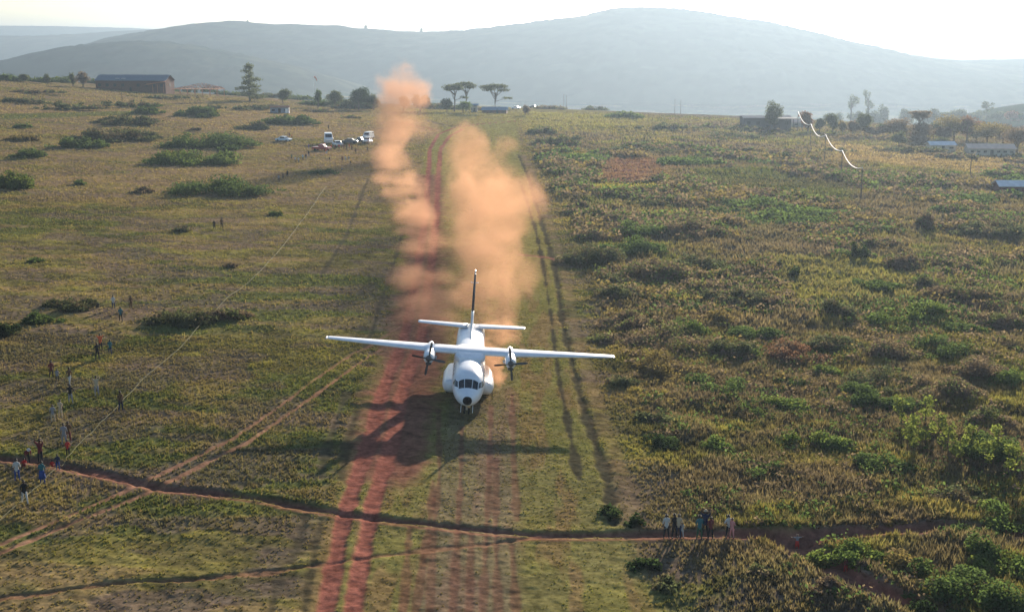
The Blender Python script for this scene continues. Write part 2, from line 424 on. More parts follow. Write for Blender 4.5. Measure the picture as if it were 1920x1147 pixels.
hill('hill', 5200, 900, [(-1500,70),(-700,72),(-300,66),(0,68),(80,69),(150,66),(230,60),(300,57),(400,62),(520,75)], HC, 300, 50, 16, seed=14)
hill('hill', 7200, 1000, [(-2000,52),(-700,45),(0,50),(120,51),(250,54),(400,60),(600,70),(1500,90),(1700,84),(1920,80),(2600,76)], HC, 300, 50, 16, seed=19)
# ---------------------------------------------------------------- grass
M_grass = foliage_mat('grass_blades', .45)
def tufts(n, y0, y1, hgt, wid, blades, seed, dens_pow=1.0, tmax=.47, keep=None):
    r = np.random.default_rng(seed)
    # uniform over ground area
    y = np.sqrt(r.random(n) * (y1 ** 2 - y0 ** 2) + y0 ** 2); t = (r.random(n) * 2 - 1) * tmax
    x = t * y
    c, h, g, d, right, rm = surface(x, y); c = c * (1 + .22 * right * (1 - rm))[:, None]
    k = (g > .2) & (r.random(n) < np.clip(g, .12, 1))
    if keep is not None: k &= keep(x, y, right, rm)
    x, y, c, h, g, right = x[k], y[k], c[k], h[k], g[k], right[k]; n = len(x)
    z = base_z(x, y) + h - .02
    B = blades; N = n * B
    X = np.repeat(x, B); Y = np.repeat(y, B); Z = np.repeat(z, B); G = np.repeat(g, B)
    a = r.random(N) * 2 * np.pi; rad = r.random(N) * wid * 1.6
    X = X + np.cos(a) * rad; Y = Y + np.sin(a) * rad
    H = hgt * (.5 + r.random(N)) * np.clip(G, .3, 2.0); Wd = wid * (.5 + .7 * r.random(N))
    b = r.random(N) * np.pi; dx = np.cos(b) * Wd; dy = np.sin(b) * Wd
    lean = (r.random((N, 2)) - .5) * H[:, None] * .9
    V = np.empty((N, 3, 3), np.float32)
    V[:, 0] = np.stack([X - dx, Y - dy, Z], -1); V[:, 1] = np.stack([X + dx, Y + dy, Z], -1)
    V[:, 2] = np.stack([X + lean[:, 0], Y + lean[:, 1], Z + H], -1)
    col = np.repeat(c, B, 0) * (.75 + .6 * r.random(N))[:, None]
    dry = r.random(N) < .10; col[dry] = col[dry] * .4 + PAL['tan'] * .7
    return V.reshape(-1, 3), np.arange(N * 3).reshape(-1, 3), np.repeat(col, 3, 0)
def merge(parts):
    V = []; F = []; Cc = []; o = 0
    for v, f, c in parts: V.append(v); F.append(f + o); Cc.append(c); o += len(v)
    return np.concatenate(V), np.concatenate(F), np.concatenate(Cc)
tall = lambda x, y, right, rm: (right > .4) & (rm < .4)
runw = lambda x, y, right, rm: rm > .5
v, f, c = merge([tufts(90000, 60, 170, .13, .05, 5, 8, tmax=.16, keep=runw), tufts(95000, 60, 132, .25, .05, 6, 1), tufts(90000, 120, 250, .28, .09, 4, 2), tufts(60000, 225, 420, .34, .18, 4, 3), tufts(60000, 380, 660, .45, .30, 3, 6),
                 tufts(24000, 60, 150, .36, .075, 8, 4, keep=tall), tufts(26000, 145, 380, .5, .16, 5, 5, keep=tall)])
grass = link('grass', np_mesh('grass', v, f, [M_grass], c)); tag(grass, 'olive and straw coloured grass covering the plateau', 'grass', kind='stuff')

# ---------------------------------------------------------------- leafy things
M_leaf = foliage_mat('leaves', .5)
LC = {'g': (.098, .135, .050), 'd': (.088, .096, .062), 'p': (.165, .116, .104), 't': (.19, .140, .070), 'y': (.17, .19, .06),
      'r': (.17, .085, .070), 'b': (.078, .108, .050), 'k': (.028, .044, .024)}
def leaves(lobes, size, colr, cover=2.6, seed=0, cap=9000, flat=.0, shell=.45):
    """leaf faces through the volume of several lobes (cx,cy,cz,rx,ry,rz)"""
    r = np.random.default_rng(seed); Vs = []; Cs = []
    tot = sum(l[3] * l[4] + l[4] * l[5] + l[3] * l[5] for l in lobes) * 4.2
    n_all = min(cap, int(cover * tot / (size * size)) + 60)
    for l in lobes:
        w = (l[3] * l[4] + l[4] * l[5] + l[3] * l[5]) * 4.2 / tot; n = max(20, int(n_all * w))
        d = r.normal(size=(n, 3)); d /= np.linalg.norm(d, axis=1)[:, None]
        rr = 1 - shell * r.random(n) ** 1.6; bump_ = .82 + .36 * fbm(d[:, 0] * 3 + l[0], d[:, 1] * 3 + d[:, 2] * 2, 1.0, seed, 3)
        p = d * (rr * bump_)[:, None] * np.array(l[3:6]) + np.array(l[:3])
        up = r.random(n) < 2
        p = p + r.normal(size=(n, 3)) * size * .45 * (r.random(n) < .3)[:, None]
        nrm = d + r.normal(size=(n, 3)) * .55; nrm /= np.linalg.norm(nrm, axis=1)[:, None]
        a = np.cross(nrm, r.normal(size=(n, 3))); a /= np.linalg.norm(a, axis=1)[:, None]; b = np.cross(nrm, a)
        s = size * (.5 + .8 * r.random(n))[:, None] * .6
        q = np.stack([p - a * s, p - b * s * .6, p + a * s, p + b * s * .6], 1)
        cc = np.array(colr) * (.7 + .6 * r.random(n))[:, None] * (.85 + .3 * vnoise(p[:, 0] / 1.3, p[:, 1] / 1.3 + p[:, 2], seed))[:, None]
        Vs.append(q.reshape(-1, 3)); Cs.append(np.repeat(cc, 4, 0))
    V = np.concatenate(Vs); V[:, 2] = np.where(V[:, 2] < -.1, -.1 + .1 * r.random(len(V)), V[:, 2])
    return V, np.arange(len(V)).reshape(-1, 4), np.concatenate(Cs)

def shrub(px, py, wpx, hpx, kind, label, group=None, name='shrub', spread=None, seed=None):
    p = on(px, py); k = px_m(p.y); w = wpx * k; h = max(.5, hpx * k * (.92 if wpx >= 60 and px > 1000 else 1.0)); seed = seed or int(px * 7 + py)
    r = random.Random(seed); w = w * (1.2 if px > 1000 and wpx >= 50 else 1); dpt = min(w * .8, 2.4 * h + w * .3); lobes = []
    n = int(min(26, 6 + w * 1.1))
    for i in range(n):
        u = r.uniform(-1, 1); v_ = r.uniform(-1, 1) * math.sqrt(max(0, 1 - u * u * .8)); e = math.sqrt(max(.06, 1 - u * u * .8 - v_ * v_ * .3))
        hh = h * e * r.uniform(.45, 1.12); rw = max(.35, min(w / 2, h * 1.1, w / math.sqrt(n)) * r.uniform(.55, 1.25))
        if i % 3 == 2: hh *= .42; u *= 1.3; rw *= .75; v_ *= 1.3
        lobes.append((u * (w / 2 - rw * .2), v_ * dpt * .55, hh * .42, rw * .85, rw * r.uniform(.6, 1.0), hh * .56))
    sz = max(.20, min(1.0, p.y * .0017)); 
    V, F, Cc = leaves(lobes, sz, LC[kind], 2.4, seed, 6500, shell=.7)
    alt = {'p': 'g', 'd': 'p', 'b': 'g', 'g': 'y', 'k': 'b', 't': 'p', 'r': 'p', 'y': 'g'}[kind]
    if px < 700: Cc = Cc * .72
    mk_ = ss(.52, .66, fbm(V[::4, 0] + px, V[::4, 1] * 2 + V[::4, 2] * 1.5, max(1.2, w * .16), seed % 97, 3)) * .75; mk_ = np.repeat(mk_, 4)[:, None]
    Cc = Cc * (1 - mk_) + Cc / np.array(LC[kind]) * np.array(LC[alt]) * mk_
    me = np_mesh(name, V, F, [M_leaf], Cc)
    o = link(name, me); o.location = p; o.rotation_euler = (0, 0, 0)
    return tag(o, label, 'bush' if name != 'shrub' else 'shrub', group)

L_ = 'shrubs on the plateau'
SH = [ # left field
 (415,362,170,34,'b','long dark green bush mound nearest the camera in the left field'),
 (365,306,145,34,'g','bright topped green bush mound, second of the chain of three'),
 (395,276,160,32,'b','broad dark green bush mound at the far end of the chain'),
 (20,352,75,32,'g','green leafy bush cut off by the left edge of the photo'),
 (55,296,60,18,'b','low round dark bush left of the bush chain'),
 (150,276,85,20,'b','dark bush in front of the wider straggling thicket'),
 (210,262,150,24,'d','straggling grey green thicket behind the dark bush'),
 (235,232,100,20,'d','oblong dark thicket below the brick hall'),
 (370,218,78,20,'b','rounded dark bush with green top right of the oblong thicket'),
 (280,213,55,14,'b','small dark bush beyond the oblong thicket'),
 (540,232,95,18,'b','long low bush in front of the small hut'),
 (470,242,60,16,'d','small grey green bush touching the long bush by the hut'),
 (40,264,55,12,'t','dry brown scrub patch at the far left'),
 (45,240,30,8,'b','tiny green bush on the pale strip at far left'),
 (365,245,20,9,'p','tiny purple brown bush between the two bush chains'),
 (150,197,230,10,'d','long dark hedge line across the far left slope'),
 (420,205,100,8,'d','thin dark hedge line left of the small hut'),
 (340,604,110,34,'d','dark flattened bush right of the people on the left'),
 (425,596,70,24,'p','faded scrub beside the dark flattened bush'),
 (130,576,85,24,'d','dark low scrub behind the people on the left'),
 (80,602,60,22,'b','small dark bush left below the low scrub'),
 (10,628,40,30,'k','near black bush at the left edge halfway down'),
 (265,362,40,12,'p','small brown scrub patch beside the nearest mound'),
 (150,346,20,10,'b','lone tiny bush in the open left field'),
 (340,434,32,10,'d','tiny dark bush in the middle of the left field'),
 (605,325,46,10,'b','low bush between the walking people and the rope'),
 (520,404,30,8,'b','faint small bush near the rope'),
 (65,490,26,9,'b','tiny bush at left above the scrub'),
 (435,500,34,8,'p','faint brown scrub strip left of the rope'),
 (660,222,40,5,'p','flat brown patch of scrub by the dust column'),
 # right of the runway
 (1015,252,46,18,'d','dark bush nearest the plateau edge right of the strip'),
 (1040,272,62,22,'d','dark bush just in front of the plateau edge bush'),
 (1078,264,28,14,'d','small dark bush beside the pair of dark bushes'),
 (1165,222,58,14,'g','green topped bush on the skyline of the plateau'),
 (1030,205,50,8,'p','brown scrub on the skyline beside two thin posts'),
 (1115,206,40,9,'d','thin skyline scrub between posts and green topped bush'),
 (1225,242,110,13,'d','long dark thicket behind the red brown plot'),
 (1180,286,130,14,'d','dark hedge along the back of the red brown plot'),
 (1330,240,50,10,'p','brown scrub clump right of the long thicket'),
 (1370,258,80,12,'d','dark clump below the brown scrub right of the long thicket'),
 (1050,306,34,14,'p','first purple bush along the right edge of the strip'),
 (1060,326,34,16,'p','second purple bush along the right edge of the strip'),
 (1072,356,50,22,'p','third purple bush along the right edge of the strip'),
 (1085,392,44,22,'p','fourth purple bush along the right edge of the strip'),
 (1105,320,26,12,'d','dark bush at the left corner of the red brown plot'),
 (1140,418,80,26,'p','brown purple bush in front of the strip of tan grass'),
 (1215,382,90,18,'d','dark low thicket in front of the red brown plot'),
 (1290,444,100,36,'p','large purple brown bush with flat top on the right'),
 (1355,436,42,22,'g','green bush touching the large flat topped bush'),
 (1112,492,84,44,'d','dark rounded bush where the pink track ends'),
 (1185,474,90,34,'b','blue green bush behind the dark rounded bush'),
 (1225,518,112,42,'p','reddish brown bush right of the dark rounded bush'),
 (1160,530,60,20,'d','shaded scrub below the reddish brown bush'),  # scrub in the dark leaf colour
 (1310,552,80,28,'d','left end of the dark hedge across the right field'),
 (1390,562,90,28,'d','middle of the dark hedge across the right field'),
 (1465,570,84,30,'p','right end of the dark hedge across the right field'),
 (1570,592,62,36,'d','dark bush standing after the hedge end'),
 (1240,640,150,46,'p','big dull purple bush mass right of the wing tip'),
 (1280,622,80,34,'g','green top growing over the big purple bush mass'),
 (1150,640,70,30,'p','low purple scrub touching the wing tip in view'),
 (1255,692,90,44,'t','tan dry bush below the big purple bush mass'),
 (1375,660,62,44,'d','dark bush between the purple mass and red brown scrub'),
 (1485,668,100,34,'r','red brown scrub in the middle of the right field'),
 (1420,668,40,20,'g','small bright green bush left of the red brown scrub'),
 (1165,718,50,24,'d','dark scrub below the wing tip'),
 (1235,790,60,26,'d','dark scrub clump on the tall grass slope'),
 (1240,832,62,28,'k','darker scrub clump nearer the camera on the slope'),
 (1340,838,50,26,'g','small green bush right of the dark scrub clumps'),
 (1485,825,52,32,'g','smaller of two round green bushes'),
 (1560,834,62,48,'g','bigger and taller of two round green bushes'),
 (1590,752,88,40,'b','blue green bush above the round green bushes'),
 (1480,720,60,30,'b','olive bush above and left of the round bushes'),
 (1545,700,50,28,'g','light green bush below the red brown scrub'),
 (1660,668,90,36,'p','purple shade scrub below the green thicket'),
 (1660,610,70,30,'g','left bush of the green thicket at right'),
 (1735,600,80,34,'g','middle bush of the green thicket at right'),
 (1800,622,70,30,'b','right bush of the green thicket at right'),
 (1830,700,90,46,'p','tall purple brown bush far right'),
 (1895,720,60,36,'g','green bush by the right edge of the photo'),
 (1850,800,80,40,'p','mauve scrub above the yellow green saplings'),
 (1492,516,24,26,'k','lone round dark bush on the green field'),
 (1430,492,18,14,'d','first of small scattered dark bushes on the field'),
 (1385,486,20,14,'d','second of small scattered dark bushes on the field'),
 (1462,500,16,18,'d','third of small scattered dark bushes on the field'),
 (1612,484,34,36,'k','dark columnar bush beside the bare earth patch'),
 (1650,462,66,28,'p','brown bush behind the dark columnar bush'),
 (1700,504,66,38,'p','purple bush at the corner of the green field'),
 (1600,444,60,14,'d','low dark scrub behind the dark columnar bush'),
 (1735,430,40,40,'p','tall purple bush below the utility poles'),
 (1740,540,40,30,'d','dark bush on the sloping bank right of the green field'),
 (1800,565,110,26,'p','purple scrub along the foot of the bank'),
 (1790,505,70,22,'p','small purple brown thicket on the bank'),
 (1860,440,110,24,'d','dark hedge at the far right above the rough plot'),
 (1780,400,60,18,'b','dull green bush above the rough plot'),
 (1470,300,32,20,'k','small dark bush with pointed top behind the plots'),
 (1430,285,130,10,'p','thin brown hedge behind the green plot'),
 (1350,262,70,8,'p','thin brown hedge further behind the green plot'),
 (1670,352,90,12,'p','brown hedge in front of the nearest utility pole'),
 (1770,332,70,10,'p','brown hedge before the pale roofed house'),
 (1300,356,40,14,'d','dark bush at the corner of the ploughed strip'),
 (1180,608,110,26,'p','low mauve thicket above and right of the wing tip'),(1330,600,90,24,'t','straw coloured scrub between hedge and purple mass'),(1420,630,90,28,'b','olive thicket below the right end of the dark hedge'),
 (1560,650,100,32,'d','dark thicket right of the red brown scrub'),(1640,720,130,40,'d','wide dark thicket in the shaded hollow of the right slope'),(1760,740,110,38,'p','wide mauve thicket right of the shaded hollow'),
 (1350,730,110,32,'b','olive thicket on the slope right of the wing tip'),(1450,770,110,30,'g','pale green thicket above the two round bushes'),(1690,770,90,32,'b','olive thicket above the yellow green saplings'),
 (1300,500,110,30,'d','dark scrub right of the reddish brown bush'),(1200,440,90,30,'b','olive bushes behind the blue green bush'),(1120,450,60,28,'p','mauve scrub on the edge of the mown strip'),
 (1640,540,90,20,'b','low green scrub at the lower edge of the green field'),(1880,610,90,34,'p','mauve thicket at the right edge below the bank'),(1760,660,120,34,'b','broad olive thicket below the green thicket'),
 (1870,860,110,50,'b','dark green thicket right of the saplings'),(1780,930,130,40,'d','dark leafy thicket below the saplings'),(1640,880,90,34,'b','olive clump left of the saplings'),(1440,890,80,26,'b','dull green clump on the tall grass slope'),
 (1170,370,60,20,'p','mauve scrub left of the dark low thicket'),(1480,420,110,18,'b','low olive scrub in the middle distance on the right'),(1600,400,100,16,'d','dark scrub streak below the nearest pole'),(1350,400,90,16,'b','low scrub left of the green plot edge'),
 (1165,560,70,26,'d','shaded scrub on the strip edge above the wing tip'),(1395,245,60,12,'d','dark scrub near the flat roofed house'),  # both in the dark leaf colour
 (1145,965,44,34,'k','dark bush where the edge rut meets the footpath'),
 (1190,985,40,22,'k','low dark scrub on the footpath bank'),
 (1215,1065,50,20,'k','dark scrub below the standing group of people'),
 (1250,1100,50,18,'d','dark scrub low in the photo below the group'),
 (1420,1080,50,20,'d','dull scrub in the grass below the footpath fork'),
 (1560,1120,60,36,'p','brown scrub between the fork and the bottom edge'),
 (1600,1040,110,36,'g','olive bush filling the angle of the path fork'),
 (1540,1036,50,26,'g','small green bush at the tip of the path fork'),
 (1690,1060,90,46,'t','straw coloured bush inside the path fork'),
 (1770,1100,120,62,'b','thick dark green bush near the bottom right corner'),
 (1860,1146,140,70,'b','very large dark green bush in the bottom right corner'),
 (1700,1150,110,56,'k','dark leafy bush on the bottom edge right of the ditch'),
 (1880,1070,110,54,'g','bright leafy bush at the right edge near the bottom'),
 (1838,1044,56,58,'b','tall pointed grassy clump above the dark bushes'),
 (1800,985,130,34,'b','green bank of bushes behind the footpath at right'),
 (1900,975,100,38,'g','bright bush behind the footpath at the right edge'),
 (1650,975,80,22,'t','straw tuft bush on the bank behind the footpath'),
]
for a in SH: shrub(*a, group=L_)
for i, (a, b, w, h, k, lb) in enumerate([(20,152,70,12,'b','low scrub on the skyline at the far left corner'),(75,154,60,10,'b','skyline scrub between the two small left trees'),(115,155,50,12,'g','green skyline scrub left of the brown round tree'),(175,157,40,9,'b','scrub at the foot of the brick hall gable'),
   (350,168,130,9,'b','green hedge in front of the open shelter'),(430,172,50,8,'b','scrub between shelter and conifer'),(500,178,60,10,'d','scrub at the foot of the tall conifer'),(560,186,60,9,'g','green scrub left of the windsock'),(610,197,90,14,'b','thicket below the windsock'),(665,203,80,18,'d','thick dark scrub below the domed tree'),
   (830,204,60,12,'d','scrub right of the pale dust below the flat topped trees'),(905,207,90,7,'d','low scrub in front of the low blue roofed building'),(60,175,120,8,'p','brown scrub streak on the far left slope'),(30,192,90,9,'d','dark scrub streak at far left above the pale strip'),(300,185,120,7,'d','thin scrub streak below the brick hall'),
   (120,205,120,9,'d','dark scrub streak below the long hedge'),(260,200,80,8,'b','scrub at the right end of the long hedge'),(470,205,60,8,'d','scrub strip left of the small hut'),(590,210,60,6,'p','brown streak right of the small hut'),
   (1420,246,90,7,'p','brown scrub under the flat roofed dark house'),(1600,262,90,10,'p','scrub line under the dark oval tree'),(1700,285,110,12,'d','dark scrub along the foot of the brown tree'),(1790,296,60,14,'p','scrub left of the long pale roofed house'),(1560,285,60,8,'d','dark low scrub between the cable poles'),
   (1880,330,70,14,'p','brown scrub above the tin roofed house'),(1740,380,80,10,'d','dark scrub row right of the nearest cable pole'),(1560,330,100,9,'p','scrub row under the fourth cable pole')]):
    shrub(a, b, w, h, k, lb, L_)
# yellow green saplings
SAP = ['first sapling','tallest sapling','leaning sapling','slim sapling','dense sapling','small sapling','forked sapling','broad sapling','pale sapling','lowest sapling','airy sapling','spindly sapling']
sp_px = [(1690,800),(1710,822),(1735,838),(1760,815),(1775,850),(1800,868),(1820,842),(1845,880),(1700,850),(1870,862),(1890,900),(1735,800)]
M_bark = mat('bark', (.11, .085, .065), .95, .1, noise=.4, nscale=6)
for i, (a, b) in enumerate(sp_px):
    p = on(a, b); hh = 1.7 + 1.1 * rnd.random()
    e = empty('sapling', p, rnd.random() * 6, 'young shrub with yellow green leaves, one of a loose patch on the right slope', 'shrub', 'yellow green young shrubs on the right slope')
    MB().tube([(0, 0, 0), (.05, .02, hh * .5), (.1, .05, hh)], [.05, .035, .015], 6).build('stem', M_bark, e)
    lo = [(rnd.uniform(-.5, .5), rnd.uniform(-.5, .5), hh * rnd.uniform(.35, 1), .4, .4, .45) for _ in range(6)]
    v, f, c = leaves(lo, .22, LC['y'], .9, 300 + i, 500, shell=.9)
    link('foliage', np_mesh('foliage', v, f, [M_leaf], c), e)

# low undergrowth over the whole of the right field: too many to count
def undergrowth(n, seed):
    r = np.random.default_rng(seed)
    y = np.sqrt(r.random(n) * (430 ** 2 - 66 ** 2) + 66 ** 2); x = r.uniform(-.1, .46, n) * y
    c, h, g, d, right, rm = surface(x, y)
    clump = fbm(x, y, 16, 203, 3)
    k = (right > .6) & (rm < .2) & (d < .15) & (clump > .475 - .12 * (x / y) + .08 * ss(170, 240, y)); x, y, h, c = x[k], y[k], h[k], c[k]; n = len(x)
    z = base_z(x, y) + h
    B = 26; N = n * B
    R_ = np.repeat(.4 + 1.2 * r.random(n) ** 2.2, B) * np.repeat(np.clip(y / 150, .8, 1.8), B)
    d_ = r.normal(size=(N, 3)); d_ /= np.linalg.norm(d_, axis=1)[:, None]; d_[:, 2] = np.abs(d_[:, 2])
    p = np.stack([np.repeat(x, B), np.repeat(y, B), np.repeat(z, B)], -1) + d_ * np.stack([R_, R_, R_ * .8], -1) * (.6 + .4 * r.random(N))[:, None]
    nr = d_ + r.normal(size=(N, 3)) * .6; nr /= np.linalg.norm(nr, axis=1)[:, None]
    a = np.cross(nr, r.normal(size=(N, 3))); a /= np.linalg.norm(a, axis=1)[:, None]; b = np.cross(nr, a)
    s = (np.repeat(np.clip(y * .0013, .13, .5), B) * (.6 + .8 * r.random(N)))[:, None]
    q = np.stack([p - a * s, p - b * s * .6, p + a * s, p + b * s * .6], 1).reshape(-1, 3)
    pal = np.array([LC['g'], LC['b'], LC['p'], LC['t'], LC['p'], np.array((.10,.12,.05)), LC['p'], LC['g']]); ci = (fbm(x, y, 26, 5, 3) * 14 - 3.2 + r.normal(size=n) * .7).clip(0, 7).astype(int)
    cc = np.repeat(pal[ci], B, 0) * (.7 + .6 * r.random(N))[:, None]
    return q, np.arange(N * 4).reshape(-1, 4), np.repeat(cc, 4, 0)
v, f, c = undergrowth(52000, 9)
tag(link('undergrowth', np_mesh('undergrowth', v, f, [M_leaf], c)), 'low mixed scrub and weeds across the slope right of the airstrip', 'undergrowth', kind='stuff')

# ---------------------------------------------------------------- trees
def tree(base, h, w, style, colk, label, group=None, seed=0, name='tree'):
    r = random.Random(seed); e = empty(name, base, 0, label, 'tree', group)
    tk = MB(); lobes = []
    if style == 'umbrella':
        tk.tube([(0, 0, -.3), (r.uniform(-.3, .3), 0, h * .4), (r.uniform(-.4, .4), 0, h * .72)], [h * .03, h * .022, h * .016], 7)
        for i in range(7):
            a = i / 7 * 6.28 + r.random(); q = w * .5 * r.uniform(.35, .8); x, y = math.cos(a) * q, math.sin(a) * q * .6; z = h * r.uniform(.78, .95)
            tk.tube([(0, 0, h * r.uniform(.4, .68)), (x * .5, y * .5, z * .85), (x, y, z)], [h * .014, h * .01, h * .004], 5)
            lobes.append((x, y, z, w * .22, w * .2, h * .055))
        lobes.append((0, 0, h * .93, w * .3, w * .25, h * .07))
        if r.random() < .6:
            lobes.append((w * .36, 0, h * .52, w * .2, w * .12, h * .045)); tk.tube([(0, 0, h * .4), (w * .36, 0, h * .52)], [h * .01, h * .005], 5)
    elif style == 'conifer':
        tk.tube([(0, 0, -.3), (0, 0, h * .95)], [h * .03, h * .006], 8)
        for i in range(15):
            u = i / 15; z = h * (.12 + .85 * u); q = w * .5 * (1 - u) ** .6 * r.uniform(.55, 1.0); a = i * 2.4; x, y = math.cos(a) * q * .6, math.sin(a) * q * .6
            tk.tube([(0, 0, z * .95), (x, y, z)], [h * .01, h * .004], 5); lobes.append((x, y, z, q * .7 + .5, q * .6 + .5, h * .06))
        lobes.append((0, 0, h * .92, w * .17, w * .17, h * .08))
    elif style == 'tall':
        tk.tube([(0, 0, -.3), (.2, 0, h * .5), (0, 0, h * .95)], [h * .025, h * .016, h * .005], 7)
        for i in range(12):
            z = h * r.uniform(.4, .98); q = w * .4 * r.random(); a = r.random() * 6.28; x, y = math.cos(a) * q, math.sin(a) * q
            tk.tube([(0, 0, z * .8), (x, y, z)], [h * .01, h * .003], 5); lobes.append((x, y, z, w * .17, w * .17, h * .08))
    else:
        tk.tube([(0, 0, -.3), (r.uniform(-.2, .2), 0, h * .3), (0, 0, h * .6)], [h * .04, h * .03, h * .018], 7)
        for i in range(9):
            q = w * .33 * r.random(); a = r.random() * 6.28; x, y = math.cos(a) * q, math.sin(a) * q; z = h * r.uniform(.38, .78)
            tk.tube([(0, 0, h * .3), (x, y, z)], [h * .016, h * .006], 5)
            lobes.append((x, y, z, w * r.uniform(.2, .3), w * r.uniform(.2, .3), h * r.uniform(.16, .26)))
    tk.build('trunk', M_bark, e)
    v, f, c = leaves(lobes, min(w / 9, max(.3, base.y * .0011)), LC[colk], 2.8 if style == 'conifer' else 1.5 if style == 'umbrella' else (.9 if style == 'tall' else 2.0), seed, 3600, shell=.8)
    link('crown', np_mesh('crown', v, f, [M_leaf], c), e)
    return e
def tree_px(px, py_base, py_top, wpx, style, colk, label, group=None, name='tree', D=None):
    b = at(px, py_base) if D is None else pt(px, py_base, D)
    if D is not None: b.z = float(base_z(b.x, b.y))
    top = pt(px, py_top, b.y).z
    return tree(b, max(1.5, top - b.z), wpx * px_m(b.y), style, colk, label, group, int(px * 3 + py_base), name)
TG = 'trees along the plateau edge'
T = [
 (468,172,119,62,'conifer','d','tall dark conifer standing alone on the skyline right of the hall','conifer',640),
 (852,196,157,50,'umbrella','d','flat topped tree with the widest canopy, left of the umbrella pines','umbrella_tree',640),
 (874,195,153,44,'umbrella','d','middle flat topped tree of the skyline trio','umbrella_tree',655),
 (929,197,158,60,'umbrella','d','flat topped tree standing apart over the blue roof','umbrella_tree',640),
 (672,190,161,48,'round','k','big domed dark tree left of the dust column','tree',620),
 (700,196,172,26,'round','d','smaller dark tree tucked beside the domed tree','tree',620),
 (596,186,167,22,'round','b','small light crowned tree under the windsock','tree',620),
 (628,186,167,34,'round','d','low spreading tree left of the domed tree','tree',620),
 (530,180,166,32,'round','d','low dark tree right of the tall conifer','tree',630),
 (756,196,178,34,'round','p','brown tree seen through the pale dust, left one','tree',620),
 (788,194,176,36,'round','p','brown tree seen through the pale dust, right one','tree',625),
 (838,200,184,24,'round','d','small round tree under the widest flat canopy','tree',625),
 (868,202,185,30,'round','g','green round tree left of the blue roof','tree',625),
 (985,203,196,18,'round','p','little brown tree on the bare skyline','tree',610),
 (155,152,134,30,'round','p','brown round tree just left of the brick hall','tree',660),
 (136,152,135,14,'round','d','slim dark tree left of the brown round tree','tree',660),
 (88,153,137,18,'round','d','small tree with pointed top on the left skyline','tree',660),
 (45,153,138,28,'round','d','dark spreading tree on the left skyline','tree',660),
 (10,153,140,26,'round','b','leftmost low tree on the skyline','tree',660),
 (1450,234,194,30,'round','d','dark tree with a peaked crown beside the flat roofed house','tree',560),
 (1515,236,211,26,'round','r','rounded rust brown tree beneath the start of the cable','tree',560),
 (1537,238,224,18,'round','k','tiny dark tree right of the rust brown tree','tree',560),
 (1562,241,216,26,'round','d','dark oval tree right of the tiny dark tree','tree',560),
 (1622,243,217,24,'round','d','dark tree between the oval tree and the brown tree','tree',555),
 (1675,256,217,56,'round','p','wide brown tree with a domed crown','tree',545),
 (1722,262,212,38,'umbrella','p','tan flat crowned tree in the right hand tree belt','umbrella_tree',530),
 (1735,272,232,44,'round','p','brown tree below the tan flat crowned tree','tree',520),
 (1788,270,216,60,'round','t','tallest olive tree of the right hand belt','tree',540),
 (1812,268,218,40,'round','r','mauve tinted tree with a pointed crown','tree',540),
 (1850,275,230,70,'round','t','broad olive tree behind the long pale roof','tree',520),
 (1685,276,250,22,'round','d','small dark tree below the brown tree','tree',490),
 (1640,262,240,40,'round','p','low brown tree in the middle of the belt','tree',545),
 (1596,208,178,28,'tall','d','left one of three tall feathery trees on the misty ridge','tree',1180),
 (1628,206,170,24,'tall','d','highest feathery tree on the misty ridge','tree',1200),
 (1660,208,193,22,'round','d','round tree right of the feathery trees on the misty ridge','tree',1200),
 (1850,214,189,36,'tall','d','airy tall tree at the right end of the misty ridge','tree',1150),
 (1700,214,200,26,'round','d','rounded tree in the middle of the misty ridge','tree',1180),
 (1750,216,203,40,'round','d','wide tree on the misty ridge','tree',1180),
 (1800,219,205,36,'round','d','tree left of the airy tall tree on the ridge','tree',1150),
 (1895,222,208,40,'round','r','tree at the right edge on the misty ridge','tree',1100),
 (1570,216,203,30,'round','d','leftmost round tree of the misty ridge','tree',1200),
 (1655,262,232,26,'round','d','dark tree filling the gap left of the wide brown tree','tree',550),
 (1700,262,236,30,'round','t','olive tree right of the wide brown tree','tree',548),
 (1750,262,234,34,'round','d','dark tree between the tan flat crown and the olive tree','tree',545),
 (1768,268,240,30,'round','p','brown tree under the tallest olive tree','tree',530),
 (1830,270,238,34,'round','d','dark tree right of the mauve tinted tree','tree',542),
 (1880,272,236,40,'round','p','wide brown tree near the right edge of the belt','tree',530),
 (1600,246,228,22,'round','p','low brown tree between two dark trees','tree',552),
 (1580,245,230,18,'round','t','small tan tree left of the low brown tree','tree',550),
 (1722,288,258,34,'round','p','purple brown tree low in the belt','tree',500),
 (1765,290,262,30,'round','d','dark shrubby tree left of the pale roofs','tree',500),
 (1640,218,206,44,'round','d','broad treetop under the feathery trees on the misty ridge','tree',1180),
 (1735,220,207,44,'round','d','broad treetop in the middle of the ridge wood','tree',1170),
 (1775,221,208,40,'round','d','treetop right of the middle of the ridge wood','tree',1170),
 (1825,223,209,44,'round','d','treetop below the airy tall tree on the ridge','tree',1150),
 (1872,225,208,40,'round','d','treetop right of the airy tall tree on the ridge','tree',1130),
 (1548,218,208,26,'round','d','low treetop at the very left end of the misty ridge','tree',1210),
 (1612,216,204,36,'round','d','treetop left of the broad treetop on the ridge','tree',1190),
 (1910,232,212,40,'round','d','treetop touching the right edge on the ridge','tree',1100),
 (1905,300,238,60,'round','p','mauve tree at the right edge behind the pale roof','tree',470),
 (1912,338,312,34,'round','p','dark mauve tree over the tin roof at the right edge','tree',420),
]
for (a, b, t_, w, st, ck, lb, nm, D) in T:
    if a > 1430 and D < 600: w *= 1.4; t_ -= 5
    tree_px(a, b, t_, w, st, ck, lb, TG if D < 900 else 'trees on the misty ridge', nm, D)
